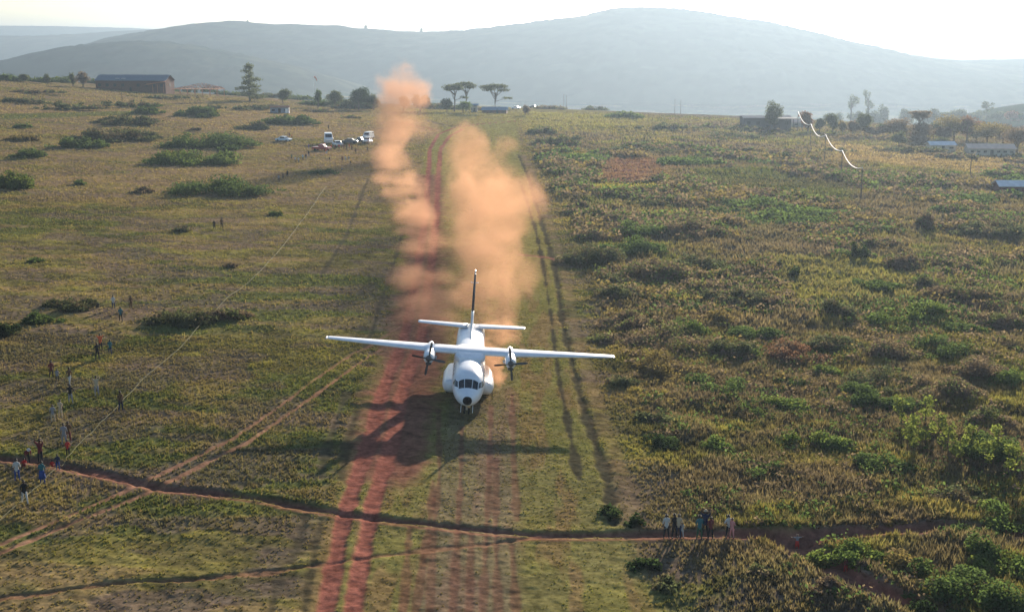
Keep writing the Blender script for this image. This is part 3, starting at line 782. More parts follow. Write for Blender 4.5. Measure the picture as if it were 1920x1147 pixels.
for (a, hpx, w, lb) in [(452,9,14,'clump of trees forming a small crown on the main hill top'),(465,12,7,'thin tree on the main hill top right of the clump'),(686,9,8,'single tree on the low saddle of the far hill'),(790,10,7,'slim tree right of the saddle on the far hill')]:
    b = pt(a, 48 if a < 500 else (55 if a < 700 else 62), 3300); b.z -= 8
    tree(b, hpx * px_m(3300) + 8, w * px_m(3300), 'round', 'd', lb, 'trees on the hill skyline', int(a))
# ---------------------------------------------------------------- the aircraft
M_white = mat('white_aircraft_paint', (.74, .76, .80), .32, .5, noise=.14, nscale=1.4)
M_navy = mat('dark_fin_paint', (.022, .024, .040), .4, .5)
M_black = mat('black_radome', (.006, .006, .007), .8, .1)
M_glass = mat('cockpit_glass', (.015, .02, .03), .12, .7)
M_tyre = mat('tyre_rubber', (.02, .02, .02), .9, .2)
M_steel = mat('oleo_steel', (.6, .6, .6), .3, .6, .6)
M_prop = mat('propeller_black', (.05, .05, .052), .5, .4)
M_grey = mat('grey_panel', (.30, .32, .36), .5, .4)
M_lamp = mat('landing_lamp_glass', (.85, .6, .35), .2, .6)

plane_xy = (-4.05, 112.6)
air = empty('airplane', (plane_xy[0], plane_xy[1], float(gz(*plane_xy)[0]) + .12), 0,
            'white twin propeller transport airplane rolling head on along the red dirt strip', 'airplane')
air.rotation_mode = 'XYZ'
air.rotation_euler = (R(-.8), R(4.2), R(1.1))
ST = [  # y, centre z, half width, top, bottom
 (-8.98, 1.62, .06, 1.68, 1.56), (-8.90, 1.62, .22, 1.83, 1.40), (-8.72, 1.64, .42, 2.02, 1.24), (-8.4, 1.68, .66, 2.20, 1.08),
 (-8.0, 1.74, .88, 2.36, .98), (-7.6, 1.84, 1.05, 2.52, .93), (-7.15, 2.0, 1.20, 2.98, .89), (-6.7, 2.15, 1.30, 3.28, .87), (-6.0, 2.3, 1.39, 3.55, .85),
 (-5.0, 2.35, 1.44, 3.70, .85), (-3.5, 2.35, 1.45, 3.76, .85), (0, 2.35, 1.45, 3.78, .85), (3.5, 2.35, 1.45, 3.78, .85), (5.5, 2.55, 1.44, 3.80, 1.2),
 (7.5, 2.9, 1.38, 3.86, 1.8), (9.5, 3.25, 1.36, 3.94, 2.5), (11.2, 3.55, 1.30, 4.0, 3.05), (12.3, 3.7, 1.16, 3.99, 3.38), (12.75, 3.72, .85, 3.93, 3.5)]
SA = np.array(ST)
def fus(y, th, off=0.0):
    cz, w, t, b = [np.interp(y, SA[:, 0], SA[:, k]) for k in (1, 2, 3, 4)]
    s, c = math.sin(th), math.cos(th); e = .90
    sx = math.copysign(abs(s) ** e, s); cc = math.copysign(abs(c) ** e, c)
    return (sx * (w + off), y, cz + cc * ((t - cz if c > 0 else cz - b) + off))
def yfine():
    out = []
    for a, b in zip(SA[:-1, 0], SA[1:, 0]):
        n = 2 if b - a < 1.2 else 3
        out += [a + (b - a) * k / n for k in range(n)]
    return out + [SA[-1, 0]]
NF = 40
fm = MB().loft([[fus(y, 2 * math.pi * k / NF) for k in range(NF)] for y in yfine()])
fuselage = fm.build('fuselage', M_white, air, smooth=True)
def patch(name, corners, m, parent, off=.02, n=6):
    """pane lying on the fuselage: corners are (y, theta) clockwise"""
    mb = MB(); (y0, a0), (y1, a1), (y2, a2), (y3, a3) = corners; vs = []; outer = []
    for k, oo in enumerate((off, -.02)):
        for i in range(n + 1):
            for j in range(n + 1):
                u, v = i / n, j / n
                y = (y0 * (1 - u) + y1 * u) * (1 - v) + (y3 * (1 - u) + y2 * u) * v
                a = (a0 * (1 - u) + a1 * u) * (1 - v) + (a3 * (1 - u) + a2 * u) * v
                vs.append(fus(y, a, oo))
    q = (n + 1) ** 2; fs = []
    for i in range(n):
        for j in range(n):
            k = i * (n + 1) + j; fs.append((k, k + 1, k + n + 2, k + n + 1)); fs.append((q + k, q + k + n + 1, q + k + n + 2, q + k + 1))
    rim = [j for j in range(n)] + [i * (n + 1) + n for i in range(n)] + [n * (n + 1) + j for j in range(n, 0, -1)] + [i * (n + 1) for i in range(n, 0, -1)]
    for a, b in zip(rim, rim[1:] + rim[:1]): fs.append((a, b, q + b, q + a))
    mb.add(vs, fs); return mb.build(name, m, parent, smooth=False)
d_ = R(1)
patch('cockpit_window', [(-7.70, -14*d_), (-7.70, 14*d_), (-7.02, 13*d_), (-7.02, -13*d_)], M_glass, fuselage)
for s in (-1, 1):
    patch('cockpit_window', [(-7.70, s*17*d_), (-7.60, s*46*d_), (-7.04, s*40*d_), (-7.02, s*16*d_)], M_glass, fuselage)
    patch('cockpit_window', [(-7.45, s*51*d_), (-7.10, s*70*d_), (-6.75, s*54*d_), (-7.02, s*45*d_)], M_glass, fuselage)
    patch('cockpit_window', [(-6.98, s*73*d_), (-6.45, s*77*d_), (-6.45, s*58*d_), (-6.70, s*56*d_)], M_glass, fuselage)
    for k in range(8):
        y = -5.0 + k * 1.25 + (1.5 if k > 3 else 0)
        patch('cabin_window', [(y, s*64*d_), (y + .34, s*64*d_), (y + .34, s*76*d_), (y, s*76*d_)], M_glass, fuselage, .012, 2)
# black nose tip
rr_ = []
for y in (-9.02, -8.96, -8.90, -8.82, -8.76): 
    yy = max(y, -8.98); rr_.append([tuple(Vector(fus(yy, 2 * math.pi * k / 24, .015 if y > -9 else .0)) + Vector((0, y - yy, 0))) for k in range(24)])
MB().loft(rr_).build('radome', M_black, air, smooth=True)

def foil(chord, thick, n=12, camber=.02):
    pts = []
    for k in range(n + 1):
        u = (1 - math.cos(math.pi * k / n)) / 2; t = 5 * thick * (.2969 * math.sqrt(u) - .126 * u - .3516 * u * u + .2843 * u ** 3 - .1030 * u ** 4) 
        pts.append((u * chord, t * chord + camber * chord * math.sin(math.pi * u)))
    lo = [(u, 2 * camber * chord * math.sin(math.pi * u / chord) - z) for u, z in pts[1:-1]]
    return pts + lo[::-1]
def wing_ring(x, yle, z, chord, thick): return [(x, yle + a, z + b) for a, b in foil(chord, thick)]
wm = MB().loft([wing_ring(x, yle, z, c, t) for x, yle, z, c, t in
   [(-12.9, -.25, 4.33, .9, .10), (-12.75, -.48, 4.32, 1.25, .13), (-8.2, -.95, 4.19, 2.15, .16), (-3.6, -1.42, 4.06, 3.0, .175), (0, -1.42, 4.04, 3.0, .175),
    (3.6, -1.42, 4.06, 3.0, .175), (8.2, -.95, 4.19, 2.15, .16), (12.75, -.48, 4.32, 1.25, .13), (12.9, -.25, 4.33, .9, .10)]])
wing = wm.build('wing', M_white, air, smooth=True)
for s in (-1, 1):
    MB().box((s * 6.3, 1.42, 4.05), (4.6, .36, .05)).build('flap', M_grey, wing)
    MB().tube([(s * 12.92, -.5, 4.33), (s * 13.0, -.1, 4.33), (s * 12.98, .5, 4.33)], [.05, .09, .04], 8).build('tip_light', M_white, wing)
# fairing where the wing crosses the fuselage
MB().loft([[(x * w, y, 3.45 + z * h) for x, z in ((-1, 0), (-1, .7), (-.8, 1), (.8, 1), (1, .7), (1, 0))] for y, w, h in ((-2.5, .9, .42), (-1.8, 1.3, .62), (-.9, 1.38, .80), (1.2, 1.38, .78), (2.4, 1.2, .55), (3.6, .8, .36))]).build('wing_fairing', M_white, air, bevel=.06)
# engines
for s in (-1, 1):
    ex = s * 3.62
    ring = lambda y, rx, rz, cz: [(ex + rx * math.cos(2 * math.pi * k / 20), y, cz + rz * math.sin(2 * math.pi * k / 20)) for k in range(20)]
    nac = MB().loft([ring(-3.25, .36, .38, 3.78), ring(-3.1, .45, .47, 3.76), ring(-2.4, .50, .52, 3.76), ring(-1.2, .52, .54, 3.78), ring(.4, .48, .5, 3.82), ring(1.8, .3, .3, 3.92), ring(2.6, .1, .1, 4.0)]).build('engine_nacelle', M_white, air, smooth=True)
    MB().loft([[(ex + x * .26, y, 3.36 + z) for x, z in ((-1, -.13), (-.8, .05), (0, .12), (.8, .05), (1, -.13), (0, -.22))] for y in (-3.3, -2.9, -2.0, -1.2)]).build('air_intake', M_prop, nac)
    MB().tube([(ex - s * .35, -1.6, 3.5), (ex - s * .5, -1.2, 3.42), (ex - s * .55, -.8, 3.4)], [.14, .16, .13], 10).build('exhaust', M_grey, nac)
    pr = MB(); pr.loft([[(ex + r_ * math.cos(2 * math.pi * k / 16), y, 3.78 + r_ * math.sin(2 * math.pi * k / 16)) for k in range(16)] for y, r_ in ((-3.24, .28), (-3.45, .26), (-3.65, .19), (-3.8, .06))])
    hub = pr.build('propeller', M_prop, nac, smooth=True)
    for k in range(4):
        a = R(8 + 90 * k) * s; b = MB(); ca, sa_ = math.cos(a), math.sin(a); rings = []
        for q, ch, tw in ((.18, .08, 60), (.5, .11, 48), (.95, .13, 36), (1.35, .11, 28), (1.5, .05, 25)):
            t = R(tw); L = []
            for u, v in ((-1, 0), (0, .22), (1, 0), (0, -.22)):
                lx, ly = u * ch * math.cos(t) - v * ch * math.sin(t), u * ch * math.sin(t) + v * ch * math.cos(t)
                L.append((ex + ca * q - sa_ * lx, -3.45 + ly, 3.78 + sa_ * q + ca * lx))
            rings.append(L)
        b.loft(rings).build('propeller_blade', M_prop, nac)
# tail
for s in (-1, 1):
    MB().loft([wing_ring(s * x, yle, z, c, t) for x, yle, z, c, t in [(.4, 10.1, 4.02, 2.15, .13), (.95, 10.15, 4.02, 2.15, .13), (5.15, 10.75, 4.10, 1.35, .12), (5.3, 10.95, 4.10, .95, .08)]]).build('tailplane', M_white, air, smooth=True)
def vring(z, yle, c, t): return [(b, yle + a, z) for a, b in foil(c, t, camber=0)]
fin = MB().loft([vring(3.75, 5.2, 7.4, .02), vring(3.98, 6.8, 5.9, .03), vring(4.45, 8.7, 4.1, .065), vring(5.3, 9.4, 3.45, .085), vring(5.75, 9.6, 3.25, .09)]).build('fin', M_white, air, smooth=True)
MB().loft([vring(5.75, 9.6, 3.25, .09), vring(7.5, 10.5, 2.5, .10), vring(9.05, 11.3, 1.85, .11), vring(9.2, 11.45, 1.5, .09)]).build('dark_fin_panel', M_navy, fin, smooth=True)
MB().loft([vring(9.2, 11.42, 1.55, .10), vring(9.42, 11.6, 1.2, .09), vring(9.47, 11.9, .6, .05)]).build('fin_tip', M_white, fin, smooth=True)
MB().tube([(-.34, 11.2, 8.35), (.34, 11.2, 8.35)], .035, 6).tube([(-.34, 11.1, 8.35), (-.34, 11.5, 8.35)], .03, 6).tube([(.34, 11.1, 8.35), (.34, 11.5, 8.35)], .03, 6).build('antenna', M_white, fin)
# sponsons with the main gear
for s in (-1, 1):
    rr2 = []
    for y, xo, w, hz, cz in ((-3.35, 1.5, .12, .15, 1.45), (-3.2, 1.52, .42, .45, 1.42), (-2.7, 1.50, .72, .60, 1.30), (-1.5, 1.46, .86, .70, 1.26), (1.5, 1.46, .86, .70, 1.26), (3.2, 1.45, .6, .6, 1.4), (4.6, 1.35, .15, .2, 1.5)):
        rr2.append([(s * xo + w * math.copysign(abs(math.cos(a)) ** .8, math.cos(a)), y, cz + hz * math.copysign(abs(math.sin(a)) ** .8, math.sin(a))) for a in [2 * math.pi * k / 20 for k in range(20)]])
    sp = MB().loft(rr2).build('sponson', M_white, air, smooth=True)
    for y in (-.2, 1.0):
        MB().tube([(s * 1.62, y, .40), (s * 1.95, y, .40)], [.40, .40], 20).build('main_wheel', M_tyre, sp)
        MB().tube([(s * 1.8, y, 1.0), (s * 1.8, y, .4)], .08, 8).build('strut', M_steel, sp)
ng = MB().tube([(0, -6.9, 1.0), (0, -6.95, .36)], .09, 10).build('nose_gear', M_steel, air)
for s in (-1, 1):
    MB().tube([(s * .1, -6.95, .32), (s * .26, -6.95, .32)], [.32, .32], 18).build('nose_wheel', M_tyre, ng)
    MB().box((s * .50, -7.5, .70), (.05, 1.0, .62)).build('gear_door', M_white, ng, bevel=.015)
MB().tube([(.18, -7.35, .82), (.18, -7.5, .82)], [.13, .14], 12).tube([(-.1, -7.2, 1.0), (-.1, -7.25, .7)], .03, 6).build('landing_light', M_lamp, ng)

# ---------------------------------------------------------------- buildings
M_brick = mat('dark_brick', (.13, .065, .05), .9, .1, noise=.4, nscale=2)
M_roofm = mat('grey_sheet_roof', (.16, .19, .23), .9, .05, noise=.15, nscale=.8)
M_timber = mat('red_primed_frame', (.45, .17, .08), .7, .2, noise=.2)
M_pale = mat('pale_sheet_roof', (.72, .50, .40), .95, .05, noise=.2, nscale=.6)
M_tin = mat('bright_tin_roof', (.66, .66, .68), .8, .2, .0, noise=.2, nscale=.8)
M_cream = mat('cream_plaster', (.5, .44, .36), .9, .1, noise=.15)
M_dkwin = mat('dark_opening', (.02, .02, .022), .6, .3)
M_blue = mat('blue_sheet_roof', (.16, .26, .38), .9, .1, noise=.15)
M_redroof = mat('rust_sheet_roof', (.30, .12, .07), .8, .2, noise=.3)
M_whitew = mat('white_paint', (.75, .74, .72), .6, .3)

def house(base, L, Wd, H, rise, rz, wallm, roofm, label, nwin=5, name='house', eave=.5, windows=True, group=None):
    e = empty(name, base, rz, label, 'building' if name != 'house' else 'house', group)
    w = MB(); a, b = L / 2, Wd / 2
    vs = [(-a, -b, -1.5), (a, -b, -1.5), (a, b, -1.5), (-a, b, -1.5), (-a, -b, H), (a, -b, H), (a, b, H), (-a, b, H), (-a, 0, H + rise), (a, 0, H + rise)]
    w.add(vs, [(0, 1, 5, 4), (1, 2, 6, 9, 5), (2, 3, 7, 6), (3, 0, 4, 8, 7), (4, 5, 9, 8), (6, 7, 8, 9)])
    wo = w.build('wall', wallm, e)
    rf = MB(); sl = rise / b
    for s in (-1, 1):
        y1 = s * (b + eave); z1 = H - sl * eave + .05; z0 = H + rise + .05; x1 = a + eave
        q = [(-x1, 0, z0), (x1, 0, z0), (x1, y1, z1), (-x1, y1, z1)]
        rf.add(q + [(x, y, z + .14) for x, y, z in q], [(0, 1, 2, 3), (4, 7, 6, 5), (0, 4, 5, 1), (1, 5, 6, 2), (2, 6, 7, 3), (3, 7, 4, 0)])
    ro = rf.build('roof', roofm, e)
    if windows:
        for i in range(nwin):
            x = -a + L * (i + .5) / nwin
            if i == nwin // 2: MB().box((x, -b - .03, 1.05), (1.1, .1, 2.1)).build('door', M_dkwin, e)
            else: MB().box((x, -b - .03, H * .58), (min(1.6, L / nwin * .5), .1, H * .28)).build('window', M_dkwin, e)
        MB().box((a + .03, 0, H * .58), (.1, 1.3, H * .28)).build('window', M_dkwin, e)
    return e, ro
def ground_D(px, D):
    p = pt(px, 100, D); p.z = float(base_z(p.x, p.y)); return p
hb = ground_D(250, 672)
hall, hroof = house(hb, 38, 11, 5.6, 2.6, R(-9), M_brick, M_roofm, 'long dark brick hall with grey roof and two skylights on the left skyline', 9, 'brick_hall')
for x in (-7.5, -4.2): 
    MB().box((x, -4.1, 6.55), (1.9, 1.5, .2)).build('skylight', M_whitew, hroof)
an = MB()
for x in (13.5, 16, 19.3): an.tube([(x, -8.6, -.5), (x, -8.6, 3.6)], .12, 6)
an.tube([(9, -8.6, 3.3), (14, -8.6, 4.2), (19.5, -8.6, 5.2)], .14, 6).tube([(9, -6.2, 3.9), (19.5, -6.2, 5.0)], .12, 6).tube([(19.5, -8.6, 5.2), (19.5, -5.6, 5.4)], .12, 6)
an.build('porch_frame', M_timber, hall)
shb = ground_D(369, 668); shel = empty('open_shelter', shb, R(-8), 'unfinished open shelter of reddish posts and bare roof trusses beside the brick hall', 'shelter')
for ix in range(7):
    for iy in (-4.5, 4.5):
        MB().tube([(-12 + ix * 4, iy, -1), (-12 + ix * 4, iy, 3.4)], .13, 6).build('post', M_timber, shel)
tr = MB()
for ix in range(13):
    x = -12 + ix * 2; hh = 3.4 + 3.0 * (1 - abs(x - 2) / 15.5)
    tr.tube([(x, -5, 3.3), (x, 0, hh), (x, 5, 3.3)], .12, 5).tube([(x, -5, 3.35), (x, 5, 3.35)], .07, 5)
for y, k in ((-5, 0), (-3.3, .34), (-1.7, .66), (0, 1), (1.7, .66), (3.3, .34), (5, 0)):
    tr.tube([(-12.6, y, 3.35 + k * .25), (2, y, 3.4 + 3.0 * k), (12.6, y, 3.35 + k * 1.0)], .09, 5)
tr.build('roof_truss', M_timber, shel)
hu = on(525, 212); k_ = px_m(hu.y)
hut, _ = house(hu, 34 * k_, 3.5, 11 * k_, .5, R(4), mat('grey_blue_wall', (.20, .23, .28), .8, .2, noise=.2), M_redroof, 'small grey hut with rusty roof and a sunlit white door behind the long bush', 3, 'small_hut', .3)
MB().box((13 * k_, -1.85, 1.1), (5 * k_, .16, 8 * k_)).build('white_door', M_whitew, hut)
hbz = ground_D(920, 640)
house(hbz + Vector((2, 0, 0)), 12, 6, 1.6, 1.2, R(-6), M_brick, M_blue, 'low building with blue roof under the flat topped trees', 4, 'low_building')
h2 = ground_D(889, 645); house(h2, 3.2, 3, 3.4, .6, 0, M_cream, M_blue, 'tiny blue grey shed left of the low blue roofed building', 1, 'shed')
h3 = on(1862, 292); house(h3 + Vector((0, 4, 0)), 84 * px_m(h3.y), 7, 2.6, 1.3, R(-5), M_cream, M_pale, 'long pale roofed house at the foot of the right tree belt', 7)
h4 = on(1905, 366); house(h4 + Vector((1.5, 2, 0)), 11, 6, 2.4, 1.0, R(-4), mat('maroon_wall', (.12, .05, .05), .9, .1), M_tin, 'maroon house with shiny tin roof cut off by the right edge', 4)
h5 = ground_D(1440, 570); house(h5 + Vector((0, 0, 0)), 21, 8, 5.2, .8, R(3), mat('dark_grey_wall', (.10, .10, .11), .9, .1), M_roofm, 'flat roofed dark house at the left end of the right tree belt', 5)  # walls in one plain dark grey
h6 = ground_D(1480, 560); sh_ = empty('carport', h6, 0, 'open carport of thin posts beside the dark flat roofed house', 'carport')
for x in (-3, 0, 3): MB().tube([(x, 0, -1), (x, 0, 5.6)], .12, 6).build('post', M_dkwin, sh_)
MB().box((0, 0, 5.7), (9, 5, .16)).build('roof', M_roofm, sh_)
for (px, D, L, H, rm, lb) in [(1706, 1040, 10, 2.5, M_pale, 'tiny house with bright roof on the misty slope below the ridge trees'), (1857, 1040, 14, 2.5, M_tin, 'tiny house with glinting roof on the misty slope at far right'),
        (1508, 600, 9, 2.4, M_pale, 'small house with pale roof behind the rust brown tree'), (1775, 470, 9, 2.4, M_tin, 'small house with glinting roof left of the long pale roofed house')]:
    b = ground_D(px, D); house(b, L, 6, H, 1.0, 0, M_cream, rm, lb, 3)

# ---------------------------------------------------------------- poles, cable, windsock, posts
M_pole = mat('weathered_pole', (.12, .10, .085), .9, .1, noise=.3)
M_cable = mat('glinting_cable', (.62, .60, .58), .7, .3, .0)
PG = 'utility poles carrying the cable'
pole_px = [(1495, 250, 211, 'farthest cable pole beside the carport'), (1519, 270, 234, 'second cable pole from the far end, by the rust brown tree'), (1546, 300, 254, 'middle cable pole of the five'),
           (1577, 330, 284, 'fourth cable pole, before the last span'), (1614, 372, 316, 'nearest cable pole where the glinting cable ends')]
tops = []
for (a, b, t_, lb) in pole_px:
    p = on(a, b); top = pt(a, t_, p.y); hh = top.z - p.z
    e = empty('utility_pole', p, 0, lb, 'utility pole', PG)
    MB().tube([(0, 0, -.5), (0, 0, hh)], [.17, .11], 8).build('shaft', M_pole, e)
    MB().box((0, 0, hh - .25), (1.5, .12, .12)).build('crossarm', M_pole, e)
    MB().tube([(0, 0, hh), (0, 0, hh + .2)], [.07, .05], 8).build('insulator', M_whitew, e)
    tops.append(Vector((p.x, p.y, p.z + hh + .22)))
cb = MB(); cp = []
for a, b in zip(tops[:-1], tops[1:]):
    n = 14; L = (b - a).length
    for i in range(n + (b is tops[-1])):
        u = i / n; q = a.lerp(b, u); q.z -= L * .035 * 4 * u * (1 - u) * .8; cp.append(q)
tag(cb.tube(cp, .11, 6).build('overhead_cable', M_cable, None, smooth=True), 'thick glinting overhead cable sagging between five poles', 'cable')
for (a, b, t_, lb) in [(1057, 204, 178, 'thin skyline post, one of a close pair right of the umbrella trees'), (1062, 204, 180, 'second thin skyline post of the close pair'), (1265, 215, 187, 'left skyline pole with a small cap'), (1276, 215, 189, 'right skyline pole, plain and thinner'),
                       (229, 190, 162, 'thin post in front of the brick hall'), (1819, 330, 290, 'dark post before the long pale roofed house'), (1905, 232, 205, 'slim post on the slope at the far right')]:
    p = at(a, b); hh = pt(a, t_, p.y).z - p.z; e = empty('post', p, 0, lb, 'post', 'slim posts standing alone')
    MB().tube([(0, 0, -.4), (0, 0, hh)], [.16, .10], 8).build('shaft', M_pole, e); MB().tube([(0, 0, hh), (0, 0, hh + .3)], [.2, .12], 8).build('cap', M_pole, e)
p = at(590, 181); ws = empty('windsock', p, 0, 'pale red windsock on a white pole right of the conifer', 'windsock'); hh = pt(590, 143, p.y).z - p.z
MB().tube([(0, 0, 0), (0, 0, hh)], [.14, .08], 8).build('pole', M_whitew, ws)
MB().tube([(.1, 0, hh - .4), (.8, -.2, hh - .7), (1.4, -.3, hh - 1.7), (1.6, -.3, hh - 2.8)], [.5, .45, .35, .22], 12, cap=False).build('sock', mat('faded_red_fabric', (.62, .20, .16), .9, .1), ws)
for i, (a, b) in enumerate([(885, 262), (899, 262), (921, 266), (934, 264), (878, 256), (915, 256)]):
    p = on(a, b); e = empty('stake', p, 0, 'thin wooden stake standing in short grass above the dust cloud', 'stake', 'thin stakes in the grass above the dust cloud')
    MB().tube([(0, 0, -.2), (.05, 0, 1.6)], [.09, .06], 6).build('shaft', M_pole, e)

# boundary rope
M_rope = mat('barrier_tape', (.16, .16, .08), .8, .2, noise=.2)
rp = [(612, 352), (600, 368), (585, 392), (560, 426), (520, 478), (470, 530), (430, 560), (380, 610), (330, 665), (270, 715), (228, 760), (190, 800), (150, 840), (120, 872), (95, 895), (60, 930), (0, 985), (-60, 1035)]
pts = []
for i, (a, b) in enumerate(rp):
    p = on(a, b); p.z += .38; pts.append(p)
dense = []
for a, b in zip(pts[:-1], pts[1:]):
    for k in range(6): 
        q = a.lerp(b, k / 6); q.z = float(gz(q.x, q.y)[0]) + .34 + .05 * math.cos(k / 6 * 6.28); dense.append(q)
tag(MB().tube(dense, [.010 + q.y * .00006 for q in dense], 5).build('barrier_rope', M_rope), 'long yellowish barrier rope strung across the left field', 'rope')
for i, (a, b) in enumerate(rp[1:-1:2]):
    p = on(a, b); e = tag(MB().tube([(0, 0, -.1), (0, 0, .55)], [.03, .025], 6).build('rope_peg', M_pole), 'short wooden peg holding up the barrier rope', 'peg', 'pegs under the barrier rope'); e.location = p

# ---------------------------------------------------------------- vehicles
def car(base, rz, L, Wd, H, kind, paint, label, group='vehicles parked among the crowd'):
    e = empty('parked_car' if kind != 'van' else 'parked_van', base, rz, label, 'car' if kind != 'van' else 'van', group)
    a = L / 2
    prof = {'sedan': [(-1, .25), (-1, .52), (-.93, .6), (-.55, .66), (-.32, .97), (.30, 1.0), (.62, .68), (.95, .62), (1, .5), (1, .25)],
            'van': [(-1, .18), (-1, .45), (-.92, .55), (-.74, .6), (-.52, .96), (-.4, 1.0), (.97, 1.0), (1, .9), (1, .18)],
            'pickup': [(-1, .25), (-1, .55), (-.5, .6), (-.32, .98), (.12, 1.0), (.2, .62), (1, .6), (1, .25)]}[kind]
    rings = []
    for y, s in ((-1, .93), (-.9, 1), (.9, 1), (1, .93)):
        rings.append([(y * Wd / 2 * (1 if z < .66 else .84), u * a * s if z > .66 else u * a, z * H) for u, z in prof])
    rings = [[(p[0], p[1], p[2]) for p in r_] for r_ in rings]
    body = MB().loft(rings).build('body', paint, e, bevel=.05)
    # glass
    gl = MB(); f0, f1 = {'sedan': ((-.53, .68), (-.35, .94)), 'van': ((-.73, .62), (-.54, .92)), 'pickup': ((-.48, .64), (-.34, .94))}[kind]
    w = Wd / 2 * .76
    gl.add([(-w, f0[0] * a - .03, f0[1] * H), (w, f0[0] * a - .03, f0[1] * H), (w, f1[0] * a - .03, f1[1] * H), (-w, f1[0] * a - .03, f1[1] * H)], [(0, 1, 2, 3)])
    gl.build('windscreen', M_glass, e)
    x1 = {'sedan': .36, 'van': .9, 'pickup': .1}[kind]
    for s in (-1, 1):
        MB().box((s * Wd / 2 * .86, (f1[0] + x1) / 2 * a, H * .8), (.06, (x1 - f1[0]) * a * .86, H * .22)).build('side_window', M_glass, e)
        for y in (-.62, .62):
            wh = MB().tube([(s * (Wd / 2 - .2), y * a, .33), (s * (Wd / 2 + .02), y * a, .33)], [.33, .33], 16).build('wheel', M_tyre, e)
        MB().box((s * Wd * .36, -a - .02, H * .42), (.3, .08, .16)).build('headlight', M_lamp, e)
    MB().box((0, -a - .03, H * .3), (Wd * .8, .1, .18)).build('bumper', M_prop, e)
    return e
PW = mat('white_car_paint', (.78, .78, .78), .3, .5); PB = mat('pale_blue_car_paint', (.50, .60, .66), .3, .5); PD = mat('dark_car_paint', (.04, .045, .06), .3, .5); PS = mat('silver_car_paint', (.5, .52, .55), .3, .5, .4); PR = mat('red_car_paint', (.35, .05, .04), .3, .5)
def carp(px, py, *a):
    c = car(on(px, py), *a); k = 1.15 if a[4] != 'van' else 1.1; c.scale = (k, k, k); return c
carp(532, 266, R(68), 4.4, 1.8, 1.5, 'sedan', PB, 'pale blue sedan parked alone left of the crowd')
carp(616, 270, R(10), 5.6, 2.4, 3.1, 'van', PW, 'tall white van parked with its windscreen to the camera')
carp(633, 275, R(25), 4.3, 1.8, 1.6, 'sedan', PS, 'silver car in front of the tall white van')
carp(673, 268, R(80), 4.5, 1.8, 1.6, 'pickup', PD, 'dark pickup parked left of the two white vehicles')
carp(691, 261, R(-15), 4.8, 2.0, 2.2, 'van', PW, 'white van beside the dust column, farther of two')
carp(690, 269, R(-8), 4.4, 1.8, 1.7, 'sedan', PW, 'white car just in front of the white van by the dust')
carp(656, 270, R(85), 4.3, 1.8, 1.5, 'sedan', PD, 'dark car standing half hidden behind the red shirted crowd')
carp(603, 283, R(75), 4.6, 1.9, 1.7, 'pickup', PR, 'low red pickup in front of the tall white van among red shirts')
carp(1000, 203, R(80), 4.3, 1.8, 1.5, 'sedan', PD, 'tiny dark vehicle on the skyline right of the flat topped trees')
carp(967, 205, R(80), 4.3, 1.8, 1.5, 'sedan', PW, 'tiny white vehicle on the skyline right of the blue roof')

